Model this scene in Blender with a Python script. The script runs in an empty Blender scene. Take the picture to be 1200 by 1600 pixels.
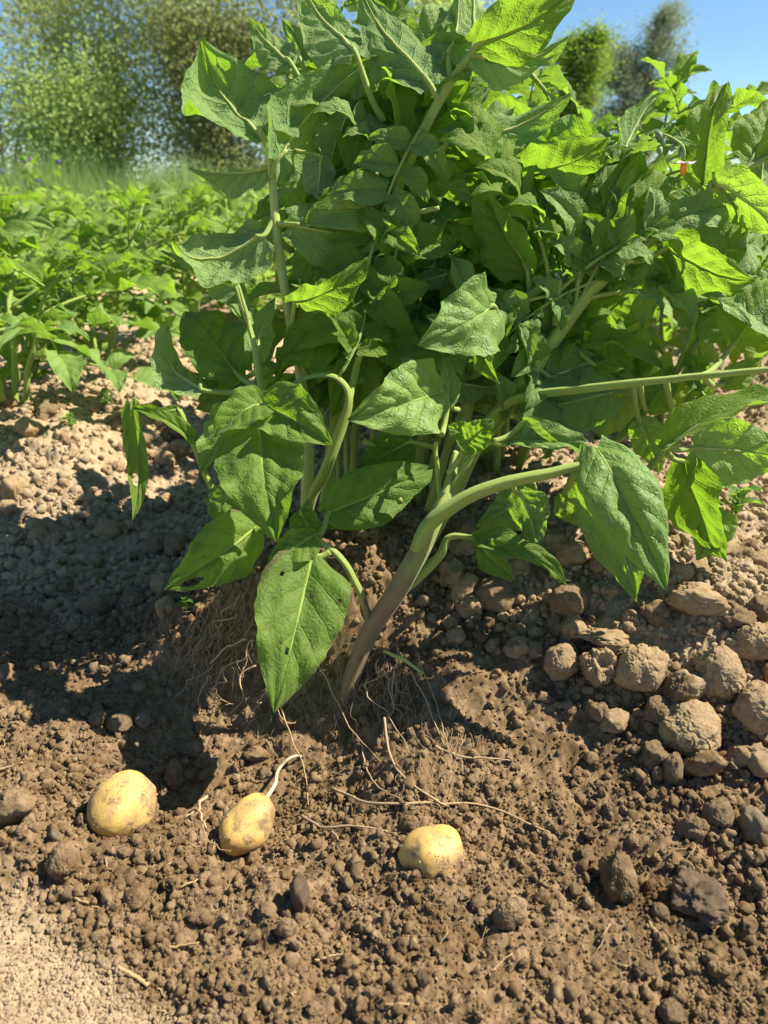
import bpy, math, random
import numpy as np
from mathutils import Vector, Matrix

# ------------------------------------------------------------------ camera, sky, sun, exposure
scene = bpy.context.scene
COL = scene.collection
CAM_H = 0.60
PITCH = math.radians(24.0)
FPX = 1600 * 26.0 / 36.0
cam_d = bpy.data.cameras.new('camera')
cam = bpy.data.objects.new('camera', cam_d)
COL.objects.link(cam)
cam.location = (0, 0, CAM_H)
cam.rotation_euler = (math.radians(90) - PITCH, 0, 0)
cam_d.sensor_fit = 'VERTICAL'
cam_d.sensor_height = 36.0
cam_d.lens = 26.0
cam_d.clip_start = 0.02
cam_d.clip_end = 2000
cam_d.dof.use_dof = True
cam_d.dof.focus_distance = 0.88
cam_d.dof.aperture_fstop = 6.5
scene.camera = cam

SUN = Vector((0.645, 0.14, 0.75)).normalized()
world = bpy.data.worlds.new("World")
scene.world = world
world.use_nodes = True
wn = world.node_tree
sky = wn.nodes.new('ShaderNodeTexSky')
sky.sky_type = 'NISHITA'
sky.sun_disc = False
sky.sun_elevation = math.asin(SUN.z)
sky.sun_rotation = math.atan2(SUN.x, SUN.y)
sky.air_density = 1.0
sky.dust_density = 0.0
sky.ozone_density = 4.0
sky.altitude = 600
bg = wn.nodes['Background']
tint = wn.nodes.new('ShaderNodeMix')
tint.data_type = 'RGBA'
tint.blend_type = 'MULTIPLY'
tint.inputs[0].default_value = 1.0
tint.inputs[7].default_value = (0.82, 0.95, 1.0, 1)
wn.links.new(sky.outputs[0], tint.inputs[6])
wn.links.new(tint.outputs[2], bg.inputs[0])
bg.inputs[1].default_value = 0.068
sd = bpy.data.lights.new('sun', 'SUN')
sd.energy = 5.0
sd.angle = math.radians(0.5)
sd.color = (1.0, 0.92, 0.78)
sun = bpy.data.objects.new('sun', sd)
COL.objects.link(sun)
sun.rotation_euler = SUN.to_track_quat('Z', 'Y').to_euler()
scene.view_settings.view_transform = 'Standard'
scene.view_settings.look = 'None'
scene.view_settings.gamma = 1
scene.view_settings.exposure = 1.08
scene.view_settings.use_curve_mapping = False
scene.render.engine = 'CYCLES'
scene.cycles.use_denoising = True
scene.cycles.max_bounces = 8
scene.cycles.transmission_bounces = 4
scene.cycles.caustics_reflective = False
scene.cycles.caustics_refractive = False

rnd = random.Random(7)
CP, SP = math.cos(PITCH), math.sin(PITCH)
CAMP = np.array([0, 0, CAM_H])


def ray(px, py):
    a, b = (px - 600) / FPX, (800 - py) / FPX
    return np.array([a, CP + b * SP, -SP + b * CP])


def P(px, py, d):
    """the point of the place that lies d metres in front of the camera at that spot of the photograph"""
    return CAMP + d * ray(px, py)


def proj(p):
    """seen position of a point: pixel x, pixel y, depth"""
    v = np.asarray(p, float) - CAMP
    d = v[1] * CP - v[2] * SP
    return 600 + FPX * v[0] / d, 800 - FPX * (v[1] * SP + v[2] * CP) / d, d


# ------------------------------------------------------------------ noise
_rs = np.random.RandomState(11)
_perm = _rs.permutation(256)
_perm = np.concatenate([_perm, _perm, _perm])
_grad = _rs.normal(size=(256, 3))
_grad /= np.linalg.norm(_grad, axis=1)[:, None]


def perlin(x, y, z=0.0):
    x, y, z = np.broadcast_arrays(np.asarray(x, float), np.asarray(y, float), np.asarray(z, float))
    xi, yi, zi = np.floor(x).astype(int), np.floor(y).astype(int), np.floor(z).astype(int)
    xf, yf, zf = x - xi, y - yi, z - zi
    u, v, w = [t * t * t * (t * (t * 6 - 15) + 10) for t in (xf, yf, zf)]
    xi, yi, zi = xi & 255, yi & 255, zi & 255
    r = 0
    for dx in (0, 1):
        for dy in (0, 1):
            for dz in (0, 1):
                h = _perm[_perm[_perm[(xi + dx) & 255] + ((yi + dy) & 255)] + ((zi + dz) & 255)]
                g = _grad[h]
                n = g[..., 0] * (xf - dx) + g[..., 1] * (yf - dy) + g[..., 2] * (zf - dz)
                r = r + n * (u if dx else 1 - u) * (v if dy else 1 - v) * (w if dz else 1 - w)
    return r * 1.5


def fbm(x, y, z=0.0, o=4, g=0.5):
    r, a = 0, 1.0
    for i in range(o):
        r = r + a * perlin(x * 2 ** i + 7.3 * i, y * 2 ** i + 3.1 * i, z * 2 ** i)
        a *= g
    return r


def h01(i, j, s):
    n = (i * 374761393 + j * 668265263 + s * 974634777) & 0x7fffffff
    n = ((n ^ (n >> 13)) * 1274126177) & 0x7fffffff
    n = n ^ (n >> 16)
    return (n & 0xffff) / 65535.0


def domes(x, y, cell, seed, rmin=0.25, rmax=0.62, dens=0.8, flat=0.8):
    """height of a bed of half buried lumps"""
    i0, j0 = np.floor(x / cell).astype(np.int64), np.floor(y / cell).astype(np.int64)
    best = np.zeros_like(x)
    for di in (-1, 0, 1):
        for dj in (-1, 0, 1):
            i, j = i0 + di, j0 + dj
            cx = (i + 0.15 + 0.7 * h01(i, j, seed)) * cell
            cy = (j + 0.15 + 0.7 * h01(i, j, seed + 1)) * cell
            r = cell * (rmin + (rmax - rmin) * h01(i, j, seed + 2) ** 1.5)
            on = h01(i, j, seed + 3) < dens
            d2 = (x - cx) ** 2 + (y - cy) ** 2
            h = np.sqrt(np.maximum(r * r - d2, 0)) * flat * (0.5 + 0.6 * h01(i, j, seed + 5))
            best = np.maximum(best, np.where(on, h, 0))
    return best


def sstep(a, b, x):
    t = np.clip((x - a) / (b - a), 0, 1)
    return t * t * (3 - 2 * t)


# ------------------------------------------------------------------ the lie of the land
def dug(x, y):
    """1 where the ridge has been dug open"""
    xe = 0.155 + 0.10 * np.sin(y * 9 + 1.0) * 0.2 + (0.80 - y) * 0.55
    left = 1 - sstep(xe - 0.03, xe + 0.05, x)
    front = 1 - sstep(0.76, 0.86, y + 0.03 * perlin(x * 7, y * 7, 3))
    return left * front


def base_h(x, y):
    x = np.asarray(x, float)
    y = np.asarray(y, float)
    rx = x - 0.08 - 0.10 * (y - 0.8)
    prof = lambda t, w: np.exp(-np.abs(t / w) ** 2.6)
    near = sstep(-0.1, 0.45, y)
    z = 0.135 * prof(rx - 0.12, 0.36) * sstep(0.60, 0.98, y + 0.12 * sstep(0.1, 0.5, x))
    z = z + 0.05 * sstep(0.14, 0.42, x - (0.80 - y) * 0.4) * sstep(0.45, 0.8, y) * (1 - sstep(1.0, 1.5, y))
    z = z + 0.13 * prof(rx + 0.95, 0.30) * sstep(0.9, 1.6, y)
    z = z + 0.13 * prof(rx - 1.15, 0.30) * sstep(0.6, 1.2, y)
    for k in (-5, -4, -3, -2, 2, 3, 4, 5):
        z = z + 0.13 * prof(rx + 0.1 - 1.05 * k, 0.32) * sstep(0.9, 1.6, y)
    z = z * (1 - sstep(8.0, 9.0, y))
    # steep broken face below the lifted plant
    face = np.exp(-((x + 0.14) / 0.17) ** 4)
    z = z + 0.085 * face * sstep(0.77, 0.86, y) * (1 - sstep(0.9, 1.25, y))
    wl = x + 0.02 - 0.35 * (y - 0.62) + 0.02 * perlin(x * 9, y * 9, 6.1)
    z = z - 0.040 * (1 - sstep(-0.08, 0.05, wl)) * sstep(-0.40, -0.2, x) * np.exp(-((y - 0.675) / 0.10) ** 4)
    z = z + 0.022 * np.exp(-((wl - 0.06) / 0.06) ** 2) * np.exp(-((y - 0.67) / 0.12) ** 4)
    z = z + 0.035 * (1 - sstep(-0.12, 0.01, (x + 0.36) * 0.486 + (y - 0.49) * 0.874)) * sstep(-.3, .1, y)
    z = z + 0.012 * fbm(x * 5, y * 5, 0.5, 3) * near
    z = z + 0.10 * fbm(x * 0.05, y * 0.05, 2.5, 2) * sstep(10, 40, y) * 10
    # hollows round the tubers
    return z


def lumps(x, y):
    d = dug(x, y)
    far = 1 - sstep(2.5, 6, y)
    n1 = perlin(x * 95, y * 95, 1.5)
    n2 = perlin(x * 95, y * 95, 5.5)
    wx = x + 0.0045 * n1 + 0.016 * perlin(x * 26, y * 26, 9.1)
    wy = y + 0.0045 * n2 + 0.016 * perlin(x * 26, y * 26, 4.4)
    dry = 1 - d
    mound = 1 - sstep(-0.03, 0.02, (x + 0.36) * 0.486 + (y - 0.49) * 0.874)
    cl = np.clip(0.5 + 1.3 * perlin(x * 8, y * 8, 7.7), 0, 1)
    cl = cl * (1 - 0.9 * mound)
    z = domes(wx, wy, 0.052, 5, dens=0.88) * (0.16 + 0.62 * dry) * cl
    z = z + domes(wx, wy, 0.023, 15, dens=0.75) * (0.38 + 0.55 * dry) * (0.35 + 0.65 * (1 - cl)) * (1 - 0.85 * mound)
    near = 1 - sstep(1.3, 2.4, y)
    z = z + domes(wx + 0.002 * perlin(x * 260, y * 260, 3.3), wy + 0.002 * perlin(x * 260, y * 260, 8.3), 0.0115, 25, dens=0.8) * 0.8 * near * (1 - 0.85 * mound) * np.clip(0.45 + 1.3 * perlin(x * 15, y * 15, 1.9), 0.1, 1)
    z = z * (1 + 0.45 * perlin(x * 170, y * 170, 6.6) + 0.25 * perlin(x * 380, y * 380, 2.6))
    z = z + domes(wx, wy, 0.0055, 35, dens=0.9) * 0.9 * (1 - 0.5 * mound) * (1 - sstep(1.0, 1.5, y))
    z = z + (0.010 * perlin(x * 13, y * 13, 4.9) + 0.007 * perlin(x * 31, y * 31, 8.9)) * d * near * (1 - mound)
    rdg = 1 - np.abs(perlin(x * 45, y * 45, 0.3)) * 2 + 0.5 * (1 - np.abs(perlin(x * 100, y * 100, 3.3)) * 2)
    z = z + 0.0030 * rdg * near * (1 - 0.5 * mound) + 0.004 * fbm(x * 24, y * 24, 0.3, 3, 0.6)
    z = z + 0.0016 * fbm(x * 230, y * 230, 0.9, 2, 0.6) * (1 - sstep(1.0, 1.6, y))
    return z * far


def pits(x, y):
    z = 0
    for (cx, cy, r, dz) in PITS:
        z = z + dz * np.exp(-(((x - cx) ** 2 + (y - cy) ** 2) / r ** 2))
    return z


PITS = []


def ground_h(x, y):
    return base_h(x, y) + lumps(x, y) + pits(x, y)


_TS = np.concatenate([np.arange(0.4, 2, 0.006), np.arange(2, 12, 0.06)])


def hit(px, py, fn=None):
    fn = fn or base_h
    r = ray(px, py)
    ts = _TS
    pts = CAMP[None] + ts[:, None] * r[None]
    below = pts[:, 2] < fn(pts[:, 0], pts[:, 1])
    k = int(np.argmax(below)) if below.any() else len(ts) - 1
    if k:
        h = pts[k - 1:k + 1, 2] - fn(pts[k - 1:k + 1, 0], pts[k - 1:k + 1, 1])
        f = min(1, max(0, h[0] / (h[0] - h[1] + 1e-9)))
        return pts[k - 1] * (1 - f) + pts[k] * f, ts[k - 1] * (1 - f) + ts[k] * f
    return pts[k], ts[k]


# potatoes sit in small hollows
for (px, py, r, dz) in ((198, 1262, .045, -.004), (385, 1310, .06, -.017), (360, 1330, .03, -.008), (560, 1250, .05, -.01)):
    p, _ = hit(px, py)
    PITS.append((p[0], p[1], r, dz))


# ------------------------------------------------------------------ material helpers
class NT:
    def __init__(self, tree):
        self.t = tree

    def n(self, typ, **kw):
        nd = self.t.nodes.new(typ)
        for k, v in kw.items():
            setattr(nd, k, v)
        return nd

    def put(self, sock, v):
        if isinstance(v, bpy.types.NodeSocket):
            self.t.links.new(v, sock)
        elif v is not None:
            sock.default_value = v

    def m(self, op, a, b=None, c=None, clamp=False):
        nd = self.n('ShaderNodeMath', operation=op, use_clamp=clamp)
        self.put(nd.inputs[0], a)
        if b is not None:
            self.put(nd.inputs[1], b)
        if c is not None:
            self.put(nd.inputs[2], c)
        return nd.outputs[0]

    def ss(self, v, a, b, lo=0.0, hi=1.0):
        nd = self.n('ShaderNodeMapRange', interpolation_type='SMOOTHSTEP')
        self.put(nd.inputs[0], v)
        for i, q in enumerate((a, b, lo, hi)):
            self.put(nd.inputs[1 + i], q)
        return nd.outputs[0]

    def mix(self, f, a, b, mode='MIX'):
        nd = self.n('ShaderNodeMix', data_type='RGBA', blend_type=mode)
        self.put(nd.inputs[0], f)
        for s, v in ((nd.inputs[6], a), (nd.inputs[7], b)):
            if isinstance(v, tuple) and len(v) == 3:
                v = (*v, 1)
            self.put(s, v)
        return nd.outputs[2]

    def noise(self, vec, scale, detail=3, rough=0.55, out=0):
        nd = self.n('ShaderNodeTexNoise')
        self.put(nd.inputs['Vector'], vec)
        nd.inputs['Scale'].default_value = scale
        nd.inputs['Detail'].default_value = detail
        nd.inputs['Roughness'].default_value = rough
        return nd.outputs[out]

    def vor(self, vec, scale, feature='F1', out='Distance'):
        nd = self.n('ShaderNodeTexVoronoi', feature=feature)
        self.put(nd.inputs['Vector'], vec)
        nd.inputs['Scale'].default_value = scale
        return nd.outputs[out]

    def bump(self, h, strength, dist, nrm=None):
        nd = self.n('ShaderNodeBump')
        self.put(nd.inputs['Height'], h)
        nd.inputs['Strength'].default_value = strength
        nd.inputs['Distance'].default_value = dist
        if nrm is not None:
            self.put(nd.inputs['Normal'], nrm)
        return nd.outputs[0]


def new_mat(name):
    m = bpy.data.materials.new(name)
    m.use_nodes = True
    nt = NT(m.node_tree)
    b = m.node_tree.nodes['Principled BSDF']
    return m, nt, b


def leaf_material(name, top=(0.118, 0.212, 0.030), under=(0.28, 0.39, 0.14), trans=(0.38, 0.63, 0.04), vein=(0.20, 0.29, 0.05),
                  tfac=0.48, gloss=0.60, damage=0.0, fine=True, kveins=6.0):
    m, nt, b = new_mat(name)
    uv = nt.n('ShaderNodeUVMap').outputs[0]
    sp = nt.n('ShaderNodeSeparateXYZ')
    nt.put(sp.inputs[0], uv)
    x, v = sp.outputs[0], sp.outputs[1]
    sx = nt.m('SUBTRACT', nt.m('MULTIPLY', x, 2.0), 1.0)
    u = nt.m('ABSOLUTE', sx)
    side = nt.m('GREATER_THAN', sx, 0.0)
    wob = nt.noise(uv, 5.0, 2)
    s = nt.m('SUBTRACT', v, nt.m('MULTIPLY', nt.m('POWER', u, 0.85), 0.26))
    s = nt.m('ADD', s, nt.m('MULTIPLY', nt.m('SUBTRACT', wob, 0.5), 0.07))
    ph = nt.m('ADD', nt.m('MULTIPLY', s, kveins), nt.m('MULTIPLY', side, 0.42))
    tri = nt.m('ABSOLUTE', nt.m('SUBTRACT', nt.m('FRACT', ph), 0.5))
    lat = nt.ss(tri, 0.0, nt.m('SUBTRACT', 0.085, nt.m('MULTIPLY', u, 0.05)), 1.0, 0.0)
    lat = nt.m('MULTIPLY', lat, nt.ss(u, 0.75, 1.0, 1.0, 0.25))
    mid = nt.ss(u, 0.012, nt.m('SUBTRACT', 0.075, nt.m('MULTIPLY', v, 0.045)), 1.0, 0.0)
    veins = nt.m('MAXIMUM', lat, mid)
    obi = nt.n('ShaderNodeObjectInfo')
    geo = nt.n('ShaderNodeNewGeometry')
    if fine:
        mp = nt.n('ShaderNodeMapping')
        nt.put(mp.inputs[0], uv)
        mp.inputs[3].default_value = (6.5, 11.0, 1.0)
        wv = nt.n('ShaderNodeVectorMath', operation='ADD')
        nt.put(wv.inputs[0], mp.outputs[0])
        nt.put(wv.inputs[1], nt.noise(mp.outputs[0], 1.3, 2, out=1))
        net = nt.vor(wv.outputs[0], 2.0, 'DISTANCE_TO_EDGE')
        netm = nt.ss(net, 0.0, 0.07, 1.0, 0.0)
        puck = nt.ss(net, 0.0, 0.35)
        veins_c = nt.m('MAXIMUM', veins, nt.m('MULTIPLY', netm, 0.35))
        bk = geo.outputs['Backfacing']
        hgt = nt.m('ADD', nt.m('MULTIPLY', puck, 0.58), nt.m('MULTIPLY', veins, nt.m('SUBTRACT', -0.8, nt.m('MULTIPLY', bk, 1.4))))
        big = nt.ss(tri, 0.0, 0.5)
        hgt = nt.m('ADD', hgt, nt.m('MULTIPLY', big, 0.45))
        hgt = nt.m('ADD', hgt, nt.m('MULTIPLY', nt.noise(uv, 60, 2), 0.04))
    else:
        veins_c = veins
        hgt = nt.m('MULTIPLY', nt.ss(tri, 0.0, 0.4), 0.8)
    hgt = nt.m('MULTIPLY', hgt, nt.m('ADD', 1.0, nt.m('MULTIPLY', geo.outputs['Backfacing'], 0.6)))
    nrm = nt.bump(hgt, 0.62, 0.0018)
    hue = nt.noise(uv, 3.0, 3)
    rv = obi.outputs['Random']
    t2 = tuple(c * f for c, f in zip(top, (1.7, 1.35, 1.25)))
    c_top = nt.mix(nt.m('ADD', nt.m('MULTIPLY', rv, 0.7), nt.m('MULTIPLY', hue, 0.3)), top, t2)
    c_top = nt.mix(nt.m('MULTIPLY', veins_c, 0.65), c_top, vein)
    u2 = tuple(c * f for c, f in zip(under, (0.75, 0.85, 0.8)))
    c_und = nt.mix(rv, under, u2)
    c_und = nt.mix(nt.m('MULTIPLY', veins_c, 0.75), c_und, tuple(min(1, c * 1.5) for c in under))
    col = nt.mix(geo.outputs['Backfacing'], c_top, c_und)
    tr = nt.mix(nt.m('MULTIPLY', veins, 0.55), trans, tuple(c * f for c, f in zip(trans, (1.15, 0.95, 1.4))))
    tr = nt.mix(nt.m('MULTIPLY', nt.m('MULTIPLY', rv, hue), 1.0), tr, tuple(c * f for c, f in zip(trans, (0.65, 0.8, 0.6))))
    if damage > 0:
        nz = nt.noise(uv, 5.5, 4, 0.7)
        dm = nt.ss(nz, 0.70 - damage, 0.74 - damage)
        edge = nt.m('MULTIPLY', nt.ss(nt.m('ADD', u, nt.m('MULTIPLY', nz, 0.35)), 1.02, 1.12), nt.ss(nt.noise(uv, 1.7, 2), 0.50, 0.60))
        dm = nt.m('MAXIMUM', dm, nt.m('MULTIPLY', edge, 0.7))
        col = nt.mix(dm, col, (0.17, 0.12, 0.07))
        tr = nt.mix(dm, tr, (0.12, 0.07, 0.03))
    nt.put(b.inputs['Base Color'], col)
    nt.put(b.inputs['Roughness'], nt.m('ADD', nt.m('MULTIPLY', geo.outputs['Backfacing'], 0.22), gloss))
    b.inputs['Specular IOR Level'].default_value = 0.27
    b.inputs['Sheen Weight'].default_value = 0.12
    b.inputs['Sheen Roughness'].default_value = 0.4
    nt.put(b.inputs['Normal'], nrm)
    tl = nt.n('ShaderNodeBsdfTranslucent')
    nt.put(tl.inputs[0], tr)
    nt.put(tl.inputs[1], nrm)
    mx = nt.n('ShaderNodeMixShader')
    mx.inputs[0].default_value = tfac
    m.node_tree.links.new(b.outputs[0], mx.inputs[1])
    m.node_tree.links.new(tl.outputs[0], mx.inputs[2])
    m.node_tree.links.new(mx.outputs[0], m.node_tree.nodes['Material Output'].inputs[0])
    return m


M = {}
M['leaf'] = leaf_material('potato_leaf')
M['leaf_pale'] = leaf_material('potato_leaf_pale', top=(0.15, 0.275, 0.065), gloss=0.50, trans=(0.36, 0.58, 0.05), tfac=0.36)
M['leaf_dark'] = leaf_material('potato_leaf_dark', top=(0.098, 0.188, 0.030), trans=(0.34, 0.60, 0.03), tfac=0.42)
M['leaf_sick'] = leaf_material('potato_leaf_damaged', top=(0.12, 0.21, 0.04), damage=0.08)
M['leaf_far'] = leaf_material('potato_leaf_far', top=(0.15, 0.25, 0.06), trans=(0.40, 0.57, 0.08), fine=False, gloss=0.40)
M['seed'] = leaf_material('seedling_leaf', top=(0.07, 0.19, 0.03), trans=(0.3, 0.5, 0.04), fine=False)


def simple(name, col, rough=0.7, spec=0.3, nscale=20, var=0.3, bump=0.3, bdist=0.002, trans=None, tfac=0.3, coord='Object'):
    m, nt, b = new_mat(name)
    tc = nt.n('ShaderNodeTexCoord').outputs[coord]
    nz = nt.noise(tc, nscale, 4, 0.6)
    obi = nt.n('ShaderNodeObjectInfo')
    f = nt.m('ADD', nt.m('MULTIPLY', nz, 0.7), nt.m('MULTIPLY', obi.outputs['Random'], 0.3))
    c1 = tuple(max(0, c * (1 - var)) for c in col)
    c2 = tuple(min(1, c * (1 + var)) for c in col)
    c = nt.mix(f, c1, c2)
    nt.put(b.inputs['Base Color'], c)
    b.inputs['Roughness'].default_value = rough
    b.inputs['Specular IOR Level'].default_value = spec
    if bump:
        nt.put(b.inputs['Normal'], nt.bump(nz, bump, bdist))
    if trans:
        tl = nt.n('ShaderNodeBsdfTranslucent')
        tl.inputs[0].default_value = (*trans, 1)
        mx = nt.n('ShaderNodeMixShader')
        mx.inputs[0].default_value = tfac
        m.node_tree.links.new(b.outputs[0], mx.inputs[1])
        m.node_tree.links.new(tl.outputs[0], mx.inputs[2])
        m.node_tree.links.new(mx.outputs[0], m.node_tree.nodes['Material Output'].inputs[0])
    return m


def stem_material(name, col, brown=None, bfrom=0.3, bto=0.55):
    m, nt, b = new_mat(name)
    uv = nt.n('ShaderNodeUVMap').outputs[0]
    sp = nt.n('ShaderNodeSeparateXYZ')
    nt.put(sp.inputs[0], uv)
    mp = nt.n('ShaderNodeMapping')
    nt.put(mp.inputs[0], uv)
    mp.inputs[3].default_value = (14, 2.0, 1)
    streak = nt.noise(mp.outputs[0], 1.5, 4, 0.6)
    c = nt.mix(streak, tuple(q * 0.75 for q in col), tuple(min(1, q * 1.3) for q in col))
    if brown:
        tc = nt.n('ShaderNodeTexCoord').outputs['Object']
        nz = nt.noise(tc, 38, 5, 0.65)
        f = nt.ss(nt.m('ADD', sp.outputs[1], nt.m('MULTIPLY', nt.m('SUBTRACT', nz, 0.5), 0.45)), bfrom, bto, 1.0, 0.0)
        c = nt.mix(f, c, brown)
        f2 = nt.ss(nt.m('ADD', sp.outputs[1], nt.m('MULTIPLY', nt.m('SUBTRACT', streak, 0.5), 0.6)), bfrom + 0.12, bto + 0.25, 0.30, 0.0)
        c = nt.mix(f2, c, (0.20, 0.145, 0.07))
        dirt = nt.ss(nt.m('SUBTRACT', nz, nt.m('MULTIPLY', sp.outputs[1], 0.5)), 0.42, 0.5)
        c = nt.mix(dirt, c, (0.13, 0.085, 0.05))
    nt.put(b.inputs['Base Color'], c)
    b.inputs['Roughness'].default_value = 0.5
    b.inputs['Specular IOR Level'].default_value = 0.35
    b.inputs['Sheen Weight'].default_value = 0.15
    b.inputs['Subsurface Weight'].default_value = 0.15
    b.inputs['Subsurface Radius'].default_value = (1.0, 1.0, 0.2)
    b.inputs['Subsurface Scale'].default_value = 0.006
    fz = nt.noise(nt.n('ShaderNodeTexCoord').outputs['Object'], 900, 2)
    nt.put(b.inputs['Normal'], nt.bump(nt.m('ADD', streak, nt.m('MULTIPLY', fz, 0.25)), 0.8, 0.0018))
    return m


M['stem'] = stem_material('potato_stem', (0.30, 0.39, 0.07))
M['stem_pale'] = stem_material('potato_stem_pale', (0.42, 0.48, 0.13))
M['stem_base'] = stem_material('potato_stem_base', (0.30, 0.38, 0.07), (0.27, 0.175, 0.085), 0.42, 0.72)
M['stem_low'] = stem_material('potato_stem_low', (0.27, 0.34, 0.07), (0.22, 0.15, 0.08), 0.0, 0.25)
M['cut'] = simple('cut_stem_pith', (0.55, 0.5, 0.36), 0.8, 0.2, 300, 0.35, 0.8, 0.002)
M['root'] = simple('root', (0.42, 0.30, 0.17), 0.75, 0.2, 60, 0.35, 0.4, 0.001)
M['root_fine'] = simple('root_fine', (0.36, 0.26, 0.15), 0.85, 0.1, 60, 0.4, 0.4, 0.001)
M['root_white'] = simple('root_white', (0.52, 0.43, 0.29), 0.7, 0.2, 60, 0.25, 0.3, 0.001)
M['straw'] = simple('straw', (0.42, 0.29, 0.15), 0.8, 0.2, 40, 0.4, 0.5, 0.001)
M['bark'] = simple('bark', (0.27, 0.21, 0.15), 0.9, 0.1, 8, 0.4, 0.6, 0.02)
M['bark_pale'] = simple('bark_pale', (0.42, 0.34, 0.25), 0.9, 0.1, 8, 0.4, 0.6, 0.02)
M['shrub'] = simple('willow_foliage', (0.36, 0.42, 0.16), 0.6, 0.35, 0.6, 0.35, 0, trans=(0.60, 0.70, 0.22), tfac=0.45)
M['shrub_dark'] = simple('olive_foliage', (0.27, 0.30, 0.13), 0.65, 0.3, 0.6, 0.35, 0, trans=(0.42, 0.46, 0.14), tfac=0.4)
M['shrub_light'] = simple('light_foliage', (0.34, 0.44, 0.15), 0.6, 0.35, 0.6, 0.35, 0, trans=(0.60, 0.74, 0.2), tfac=0.45)
M['tree_grey'] = simple('grey_green_foliage', (0.24, 0.29, 0.19), 0.6, 0.3, 0.3, 0.3, 0, trans=(0.38, 0.48, 0.24), tfac=0.35)
M['tree_green'] = simple('deep_green_foliage', (0.14, 0.23, 0.045), 0.6, 0.3, 0.3, 0.3, 0, trans=(0.42, 0.62, 0.07), tfac=0.4)
M['grass'] = simple('grass_blades', (0.24, 0.34, 0.12), 0.6, 0.3, 0.8, 0.35, 0, trans=(0.42, 0.58, 0.15), tfac=0.4)
M['petal'] = simple('flower_petal', (0.75, 0.70, 0.78), 0.6, 0.3, 60, 0.08, 0.2, 0.001, trans=(0.7, 0.65, 0.75), tfac=0.4)
M['stamen'] = simple('stamen', (0.80, 0.27, 0.02), 0.5, 0.4, 90, 0.25, 0.3, 0.001)
M['bud'] = simple('flower_bud', (0.20, 0.27, 0.13), 0.6, 0.3, 60, 0.3, 0.3, 0.001)
M['violet'] = simple('violet_petal', (0.20, 0.12, 0.32), 0.6, 0.3, 20, 0.3, 0)


def soil_material(name, extra=0.0, inst=False):
    """moist brown where freshly dug, pale and dry on the untouched crust; reads its place from the world position"""
    m, nt, b = new_mat(name)
    geo = nt.n('ShaderNodeNewGeometry')
    pos = geo.outputs['Position']
    sp = nt.n('ShaderNodeSeparateXYZ')
    nt.put(sp.inputs[0], pos)
    x, y = sp.outputs[0], sp.outputs[1]
    n1 = nt.noise(pos, 9, 4, 0.6)
    n1c = nt.m('SUBTRACT', n1, 0.5)
    # right flank
    xe = nt.m('ADD', 0.235, nt.m('MULTIPLY', nt.m('SUBTRACT', 0.80, y), 1.0))
    a = nt.ss(nt.m('ADD', nt.m('SUBTRACT', x, xe), nt.m('MULTIPLY', n1c, 0.30)), -0.05, 0.05)
    a = nt.m('MULTIPLY', a, nt.ss(nt.m('ADD', y, nt.m('MULTIPLY', n1c, 0.25)), 0.56, 0.66))
    # everything behind
    c = nt.ss(nt.m('ADD', y, nt.m('MULTIPLY', n1c, 0.3)), 0.90, 1.06)
    # near left mound
    l = nt.m('ADD', nt.m('MULTIPLY', nt.m('ADD', x, 0.36), 0.486), nt.m('MULTIPLY', nt.m('SUBTRACT', y, 0.49), 0.874))
    l = nt.ss(nt.m('ADD', l, nt.m('MULTIPLY', n1c, 0.12)), -0.03, 0.02, 1.0, 0.0)
    dry = nt.m('MAXIMUM', nt.m('MAXIMUM', a, c), l)
    if extra:
        obi = nt.n('ShaderNodeObjectInfo')
        dry = nt.m('ADD', dry, nt.m('MULTIPLY', nt.m('SUBTRACT', obi.outputs['Random'], 0.5), extra), clamp=True)
    n2 = nt.noise(pos, 70, 4, 0.65)
    n3 = nt.noise(pos, 420, 3, 0.7)
    moist = nt.mix(nt.ss(n2, 0.35, 0.7), (0.162, 0.103, 0.051), (0.305, 0.210, 0.118))
    dryc = nt.mix(nt.ss(n2, 0.3, 0.7), (0.34, 0.252, 0.150), (0.48, 0.37, 0.235))
    damp = nt.ss(nt.noise(pos, 6.5, 5, 0.7), 0.50, 0.62, 0.0, 0.65)
    moist = nt.mix(damp, moist, (0.115, 0.068, 0.031))
    dusty = nt.m('MULTIPLY', nt.ss(n1, 0.45, 0.7), 0.35)
    moist = nt.mix(dusty, moist, (0.28, 0.19, 0.11))
    col = nt.mix(dry, moist, dryc)
    col = nt.mix(nt.ss(n3, 0.55, 0.75, 0.0, 0.35), col, (0.42, 0.32, 0.20))
    col = nt.mix(nt.ss(n3, 0.28, 0.42, 0.45, 0.0), col, (0.10, 0.065, 0.035))
    nt.put(b.inputs['Base Color'], col)
    b.inputs['Roughness'].default_value = 0.95
    b.inputs['Specular IOR Level'].default_value = 0.08
    hh = nt.m('ADD', nt.m('MULTIPLY', n3, 0.6), nt.noise(pos, 1100, 2, 0.6))
    nt.put(b.inputs['Normal'], nt.bump(hh, 0.9, 0.0016))
    return m


M['soil'] = soil_material('garden_soil')
M['clod'] = soil_material('clod_soil', 0.5)


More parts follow.
